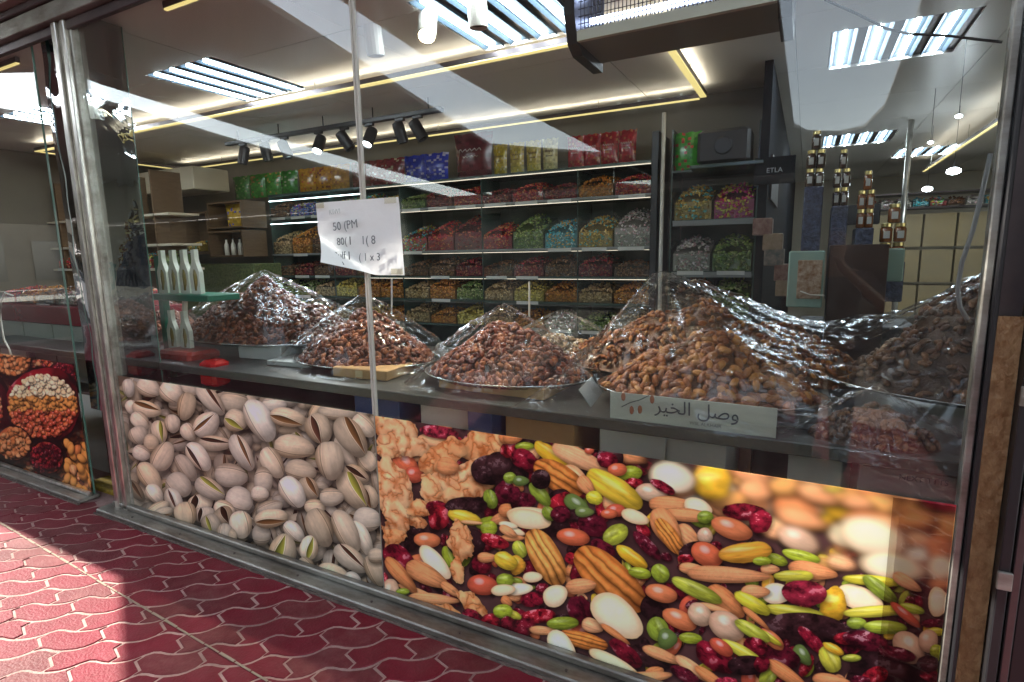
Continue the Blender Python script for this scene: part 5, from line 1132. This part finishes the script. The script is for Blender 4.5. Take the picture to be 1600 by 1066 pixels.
hand('50 (PM', 548, 353, .050, M_INK2, 4); hand('80(', 543, 378, .045, M_INK2, 2); hand('1', 556, 377, .05, M_INK); hand('1( 8', 584, 376, .05, M_INK2)
hand('Gulf', 540, 400, .045, M_INK2, 3); hand('1', 556, 400, .05, M_INK); hand('( 1 x 3', 588, 402, .045, M_INK2); hand('(9RO)', 541, 416, .038, M_INK, 8); hand('KIWI', 532, 332, .03, mat('ghost_ink', (.45, .5, .5), .7), 3)

for (x, y) in ((507, 322), (618, 314), (628, 424)):
    p = at_y(x, y); MB().box((p.x-.03, -.0335, p.z-.012), (p.x+.03, -.0325, p.z+.012)).build('tape', glass_mat('clear_tape', (.9, .88, .8), 1.2, rough=.2), nt_)
# goods seen in the far left window
lw = thing('left_display', (-5.2, .9, 0), 'red topped display counter inside the far left window', 'display counter')
def lx(x, y, Y_): q = at_y(x, y, Y_); return q.x, q.z
MB().bbox((-6.9, .55, 1.06), (-4.75, 1.1, 1.22), .006).build('red_top', mat('red_laminate', (.16, .012, .02), .25, var=(3, .4, (.1, .01, .02))), lw)
for k in range(4): MB().box((-6.85+k*.53, .56, .62), (-6.34+k*.53, .575, 1.055)).build('pale_panel', mat('pale_green_panel', (.22, .26, .22), .3, var=(2, .5, (.3, .28, .24))), lw)
MB().bbox((-6.9, .5, .50), (-4.75, 1.1, .615), .005).build('shelf', M_CARDW, lw)
for k in range(6):
    x0 = -6.9+k*.36
    pal = ['red', 'orange', 'brown', 'white', 'orange', 'red'][k]
    cbin('nut_bin', x0, x0+.33, .62, 1.0, 1.225, .12, pal, 'bin of %s, %s from the left on the red topped counter' % (CN[pal], ORD[k]), .08, 130, .015)
s3 = thing('left_window_shelves', (-6, 1.8, 0), 'brown shelves with jars and packets inside the far left window', 'shelving')
for z in (1.5, 1.78, 2.12): MB().box((-9, 2.0, z-.025), (-6.3, 2.35, z)).build('shelf_board', M_WALLC, s3)
for x in (-8.7, -8.0, -7.3, -6.6): MB().box((x, 2.0, 1.2), (x+.02, 2.35, 2.6)).build('upright', M_WOOD, s3)
for k in range(7):
    pal = ['red', 'white', 'darkred', 'white', 'red', 'mixed', 'green'][k]
    cbin('sweet_bin', -8.9+k*.36, -8.57+k*.36, 2.0, 2.3, 1.503, .16, pal, 'bin of %s, %s from the left on the far left shelves' % (CN[pal], ORD[k]), .08, 110, .02)
rp = thing('red_poster_stand', (-4.9, .35, 1.0), 'dark red translucent stand behind the far left window', 'stand')
MB().bbox((-4.75, .35, 1.02), (-4.5, .40, 1.5), .01).build('panel', mat('dark_red_acrylic', (.14, .008, .015), .2), rp)
tag(MB().tube([at_y(x, y, .1) for x, y in ((20, 462), (8, 458), (2, 470), (1, 500), (6, 530), (14, 545), (19, 560))], .007, 8).build('white_hose', M_WHITE, None, True), 'curved white hose at the left edge behind the far left window', 'hose')

# ------------------------------------------------------------------ street side: canopy, buildings, car (seen in the reflections)
def sheet(poly, label):
    t = thing('street_canopy', (sum(p[0] for p in poly)/len(poly), sum(p[1] for p in poly)/len(poly), 3.4), label, 'canopy', 'sheet canopies over the pavement')
    MB().prism(poly, .05, 'z', 3.42).build('sheet', M_CANOPY, t)
    cx = t['w'][0]
    return t
sheet([(-.30, -.25), (-.28, -7.9), (-.1, -8.6), (.35, -8.95), (.66, -8.7), (.80, -7.3), (.72, -4.9), (.64, -3.2), (.55, -1.2), (.5, -.25), (6, -.25), (6, -13.8), (-3.48, -13.8), (-3.46, -8.3), (-3.36, -4.64), (-3.24, -2.66), (-3.0, -.9), (-2.9, -.25)], 'wide canopy sheet over the middle of the pavement')
sheet([(-3.5, -.25), (-3.59, -1.16), (-3.88, -2.42), (-4.43, -4.72), (-4.9, -6.8), (-3.54, -8.7), (-3.54, -13.8), (-9.2, -13.8), (-7.9, -7), (-7.22, -3.96), (-6.75, -2.05), (-6.64, -1.61), (-6.45, -1.27), (-7.24, -.87), (-7.24, -.25)], 'narrow canopy sheet over the left of the pavement')  # near left corner shaped to cut the edge of the sun patch
sheet([(-34, -1.84), (-8.85, -1.84), (-8.85, -.87), (-7.245, -.87), (-7.245, -.25), (-34, -.25)], 'added canopy strip on the far left, shaped to bound the sun patch')  # strip added to keep the paving beside the sun patch in shade
sheet([(-7.37, -1.85), (-7.39, -1.97), (-7.55, -2.51), (-8.12, -4.22), (-8.9, -7), (-10.4, -13.8), (-34, -13.8), (-34, -1.85)][::-1], 'canopy sheet over the far left of the pavement')
ob = thing('opposite_building', (-6, -14, 0), 'brown building across the street, seen only in reflections', 'building')
MB().box((-34, -14.4, 0), (14, -14, 3.5)).build('wall', mat('street_wall', (.12, .095, .07), .8, var=(1, .4, (.08, .065, .05))), ob)
for k in range(13): MB().bbox((-32+k*3.5, -13.99, .4), (-29.6+k*3.5, -13.9, 2.7), .02).build('shop_window', mat('dark_window', (.03, .035, .04), .1), ob)
for k in range(13): MB().bbox((-32.2+k*3.5, -13.99, 2.85), (-29.4+k*3.5, -13.9, 3.3), .02).build('sign_board', mat('sign_board', (.2, .18, .12), .5, var=(1, .6, (.1, .04, .03))), ob)
eb = thing('end_building', (-40, -4, 0), 'tall building closing the street far to the left, seen only in reflections', 'building')
MB().box((-40.4, -45, 0), (-40, 14, 5.0)).build('wall', MATS['street_wall'], eb)
for k in range(12): MB().bbox((-39.99, -32+k*3.8, .5), (-39.9, -29.5+k*3.8, 2.8), .02).build('shop_window', MATS['dark_window'], eb)
pc = thing('parked_car', (-13.6, -5.9, -.06), 'light grey car parked on the street, reflected in the mirror column', 'car')
prof = [(-2.2, .35), (-2.25, .7), (-2.1, .92), (-1.2, 1.0), (-.7, 1.42), (.8, 1.46), (1.5, 1.02), (2.15, .95), (2.25, .6), (2.2, .35)]
X_, Y_ = -13.6, -5.9
b_ = MB(); vs = []; fs = []; n = len(prof)
for (yy_, k1, k2) in ((-.9, .96, .0), (-.8, 1, .02), (.8, 1, .02), (.9, .96, .0)):
    for (x, z) in prof: vs.append((X_+x*k1, Y_+yy_*(1 if z < 1.05 else .84), z+k2))
for j in range(3):
    for i in range(n): fs.append((j*n+i, j*n+(i+1) % n, j*n+n+(i+1) % n, j*n+n+i))
fs += [tuple(range(n-1, -1, -1)), tuple(range(3*n, 4*n))]
b_.add(vs, fs).build('body', mat('car_paint', (.20, .20, .19), .25, coat=.8), pc)
for s_ in (-1, 1):
    MB().prism([(X_-1.12, 1.03), (X_-.66, 1.36), (X_+.74, 1.40), (X_+1.35, 1.05)], .02, 'y', Y_+s_*.885-.01 if s_ > 0 else Y_-.895).build('side_window', MATS['dark_window'], pc)
for dx in (-1.4, 1.4):
    for s_ in (-1, 1):
        at_m(MB().lathe([(.2, -.1), (.31, -.1), (.33, -.06), (.33, .06), (.31, .1), (.2, .1)], (0, 0, 0), 20), Matrix.Translation((X_+dx, Y_+s_*.84, .27))@Matrix.Rotation(R_(90), 4, 'X')).build('wheel', M_BLACK, pc)

# ------------------------------------------------------------------ the photographer (a faint reflection in the glass)
def skin(name, V, E, m, parent, sub=2):
    """V: (x, y, z, rx, ry)"""
    import bmesh
    bm = bmesh.new(); ly = bm.verts.layers.skin.verify(); vv = []
    off = Vector(parent['w']) if parent is not None else Vector((0, 0, 0))
    for k, q in enumerate(V):
        v = bm.verts.new(Vector(q[:3])-off); v[ly].radius = (q[3], q[4] if len(q) > 4 else q[3]); v[ly].use_root = (k == 0); vv.append(v)
    for a, b in E: bm.edges.new((vv[a], vv[b]))
    me = bpy.data.meshes.new(name); bm.to_mesh(me); bm.free()
    o = bpy.data.objects.new(name, me); sc.collection.objects.link(o)
    o.modifiers.new('skin', 'SKIN').use_smooth_shade = True; sb_ = o.modifiers.new('sub', 'SUBSURF'); sb_.levels = sb_.render_levels = sub
    me2 = bpy.data.meshes.new_from_object(o.evaluated_get(bpy.context.evaluated_depsgraph_get())); bpy.data.objects.remove(o)
    me2.name = name; me2.materials.clear(); me2.materials.append(m); me2.polygons.foreach_set('use_smooth', [True]*len(me2.polygons))
    return link(name, me2, parent)
PX, PY = .16, -2.33
man = thing('person', (PX, PY, 0), 'person in a dark shirt photographing the window, seen only as a dim reflection', 'person')
M_SKIN = mat('skin', (.34, .17, .10), .5, var=(20, .3, (.28, .13, .08)))
ph = Vector((.06, -1.925, 1.585))
HL, HR = (ph.x-.075, ph.y-.02, ph.z-.03), (ph.x+.095, ph.y-.02, ph.z-.02)
V = [(PX, PY, .96, .14, .11), (PX, PY, 1.12, .13, .10), (PX, PY+.01, 1.30, .16, .11), (PX, PY, 1.42, .10, .08), (PX, PY+.01, 1.50, .05, .05), (PX, PY+.03, 1.58, .065, .075), (PX, PY+.035, 1.67, .075, .09), (PX, PY+.02, 1.73, .05, .06),
     (PX-.17, PY, 1.40, .055), (PX-.27, PY+.10, 1.20, .042), (HL[0]-.03, HL[1]-.07, HL[2]-.07, .027), (HL[0]-.012, HL[1]-.01, HL[2]-.015, .026, .016),
     (PX+.17, PY, 1.40, .055), (PX+.30, PY+.10, 1.22, .042), (HR[0]+.03, HR[1]-.07, HR[2]-.07, .027), (HR[0]+.012, HR[1]-.01, HR[2]-.015, .026, .016),
     (PX-.09, PY, .88, .085), (PX-.10, PY+.02, .50, .058), (PX-.11, PY-.02, .09, .038), (PX-.12, PY+.12, .04, .035, .03),
     (PX+.09, PY, .88, .085), (PX+.10, PY+.02, .50, .058), (PX+.11, PY-.02, .09, .038), (PX+.12, PY+.12, .04, .035, .03)]
E_ = [(0, 1), (1, 2), (2, 3), (3, 4), (4, 5), (5, 6), (6, 7), (3, 8), (8, 9), (9, 10), (10, 11), (3, 12), (12, 13), (13, 14), (14, 15), (0, 16), (16, 17), (17, 18), (18, 19), (0, 20), (20, 21), (21, 22), (22, 23)]
skin('body', V, E_, M_SKIN, man)
def grow(q, d): return (*q[:3], q[3]+d, (q[4] if len(q) > 4 else q[3])+d)
mid = lambda a, b, f: tuple(a[i]*(1-f)+b[i]*f for i in range(3))+(a[3]*(1-f)+b[3]*f,)
sv = [grow(V[0], .02), grow(V[1], .02), grow(V[2], .02), grow(V[3], .015), grow(V[8], .016), grow(mid(V[8], V[9], .8), .014), grow(V[12], .016), grow(mid(V[12], V[13], .8), .014)]
skin('shirt', sv, [(0, 1), (1, 2), (2, 3), (3, 4), (4, 5), (3, 6), (6, 7)], mat('dark_shirt', (.03, .03, .04), .8), man)
tv = [grow(V[0], .015)]+[grow(V[k], .018) for k in (16, 17, 18, 20, 21, 22)]
skin('trousers', tv, [(0, 1), (1, 2), (2, 3), (0, 4), (4, 5), (5, 6)], mat('dark_trousers', (.03, .035, .05), .8), man)
for s_ in (-1, 1): skin('shoe', [(PX+s_*.11, PY-.03, .05, .048, .045), (PX+s_*.12, PY+.08, .035, .045, .034), (PX+s_*.125, PY+.17, .03, .036, .026)], [(0, 1), (1, 2)], M_BLACK, man)
skin('hair', [(PX, PY-.02, 1.69, .088, .085), (PX, PY+.015, 1.745, .072, .07), (PX, PY-.05, 1.62, .06, .05)], [(0, 1), (0, 2)], mat('dark_hair', (.02, .015, .012), .6), man)
skin('nose', [(PX, PY+.115, 1.64, .010), (PX, PY+.132, 1.615, .013)], [(0, 1)], M_SKIN, man, 1)
for s_ in (-1, 1):
    at_m(MB().lathe([(.001, -.012), (.009, -.008), (.012, 0), (.009, .008), (.001, .012)], (0, 0, 0), 10), Matrix.Translation((PX+s_*.03, PY+.108, 1.655))).build('eye', mat('eye', (.5, .5, .5), .2), man, True)
    skin('ear', [(PX+s_*.078, PY+.02, 1.665, .012, .02), (PX+s_*.08, PY+.02, 1.63, .010, .015)], [(0, 1)], M_SKIN, man, 1)
    H = HL if s_ < 0 else HR; hx_ = H[0]+s_*.012
    for k in range(4):     # fingers wrap behind the phone
        zf = H[2]-.022+k*.017; L_ = (.8, 1, .95, .8)[k]
        skin('finger', [(hx_, H[1]-.004, zf, .0085), (hx_-s_*.004, H[1]+.026*L_, zf+.002, .0078), (hx_-s_*.026*L_, H[1]+.034, zf+.004, .007), (hx_-s_*.045*L_, H[1]+.030, zf+.005, .0062)], [(0, 1), (1, 2), (2, 3)], M_SKIN, man, 1)
    skin('thumb', [(hx_, H[1]-.01, H[2]-.02, .0095), (hx_-s_*.012, H[1]-.006, H[2]-.028, .009), (hx_-s_*.034, H[1]+.004, H[2]-.024, .0078)], [(0, 1), (1, 2)], M_SKIN, man, 1)
phn = thing('smartphone', ph, 'black smartphone held up by the reflected photographer', 'phone')
MB().bbox((ph.x-.078, ph.y-.004, ph.z-.036), (ph.x+.078, ph.y+.004, ph.z+.036), .003).build('phone_body', M_BLACK, phn)
MB().box((ph.x-.072, ph.y-.0052, ph.z-.031), (ph.x+.072, ph.y-.0044, ph.z+.031)).build('screen', mat('phone_screen', (.02, .02, .03), .1), phn)

for o in list(bpy.data.objects):
    if 'w' in o: del o['w']
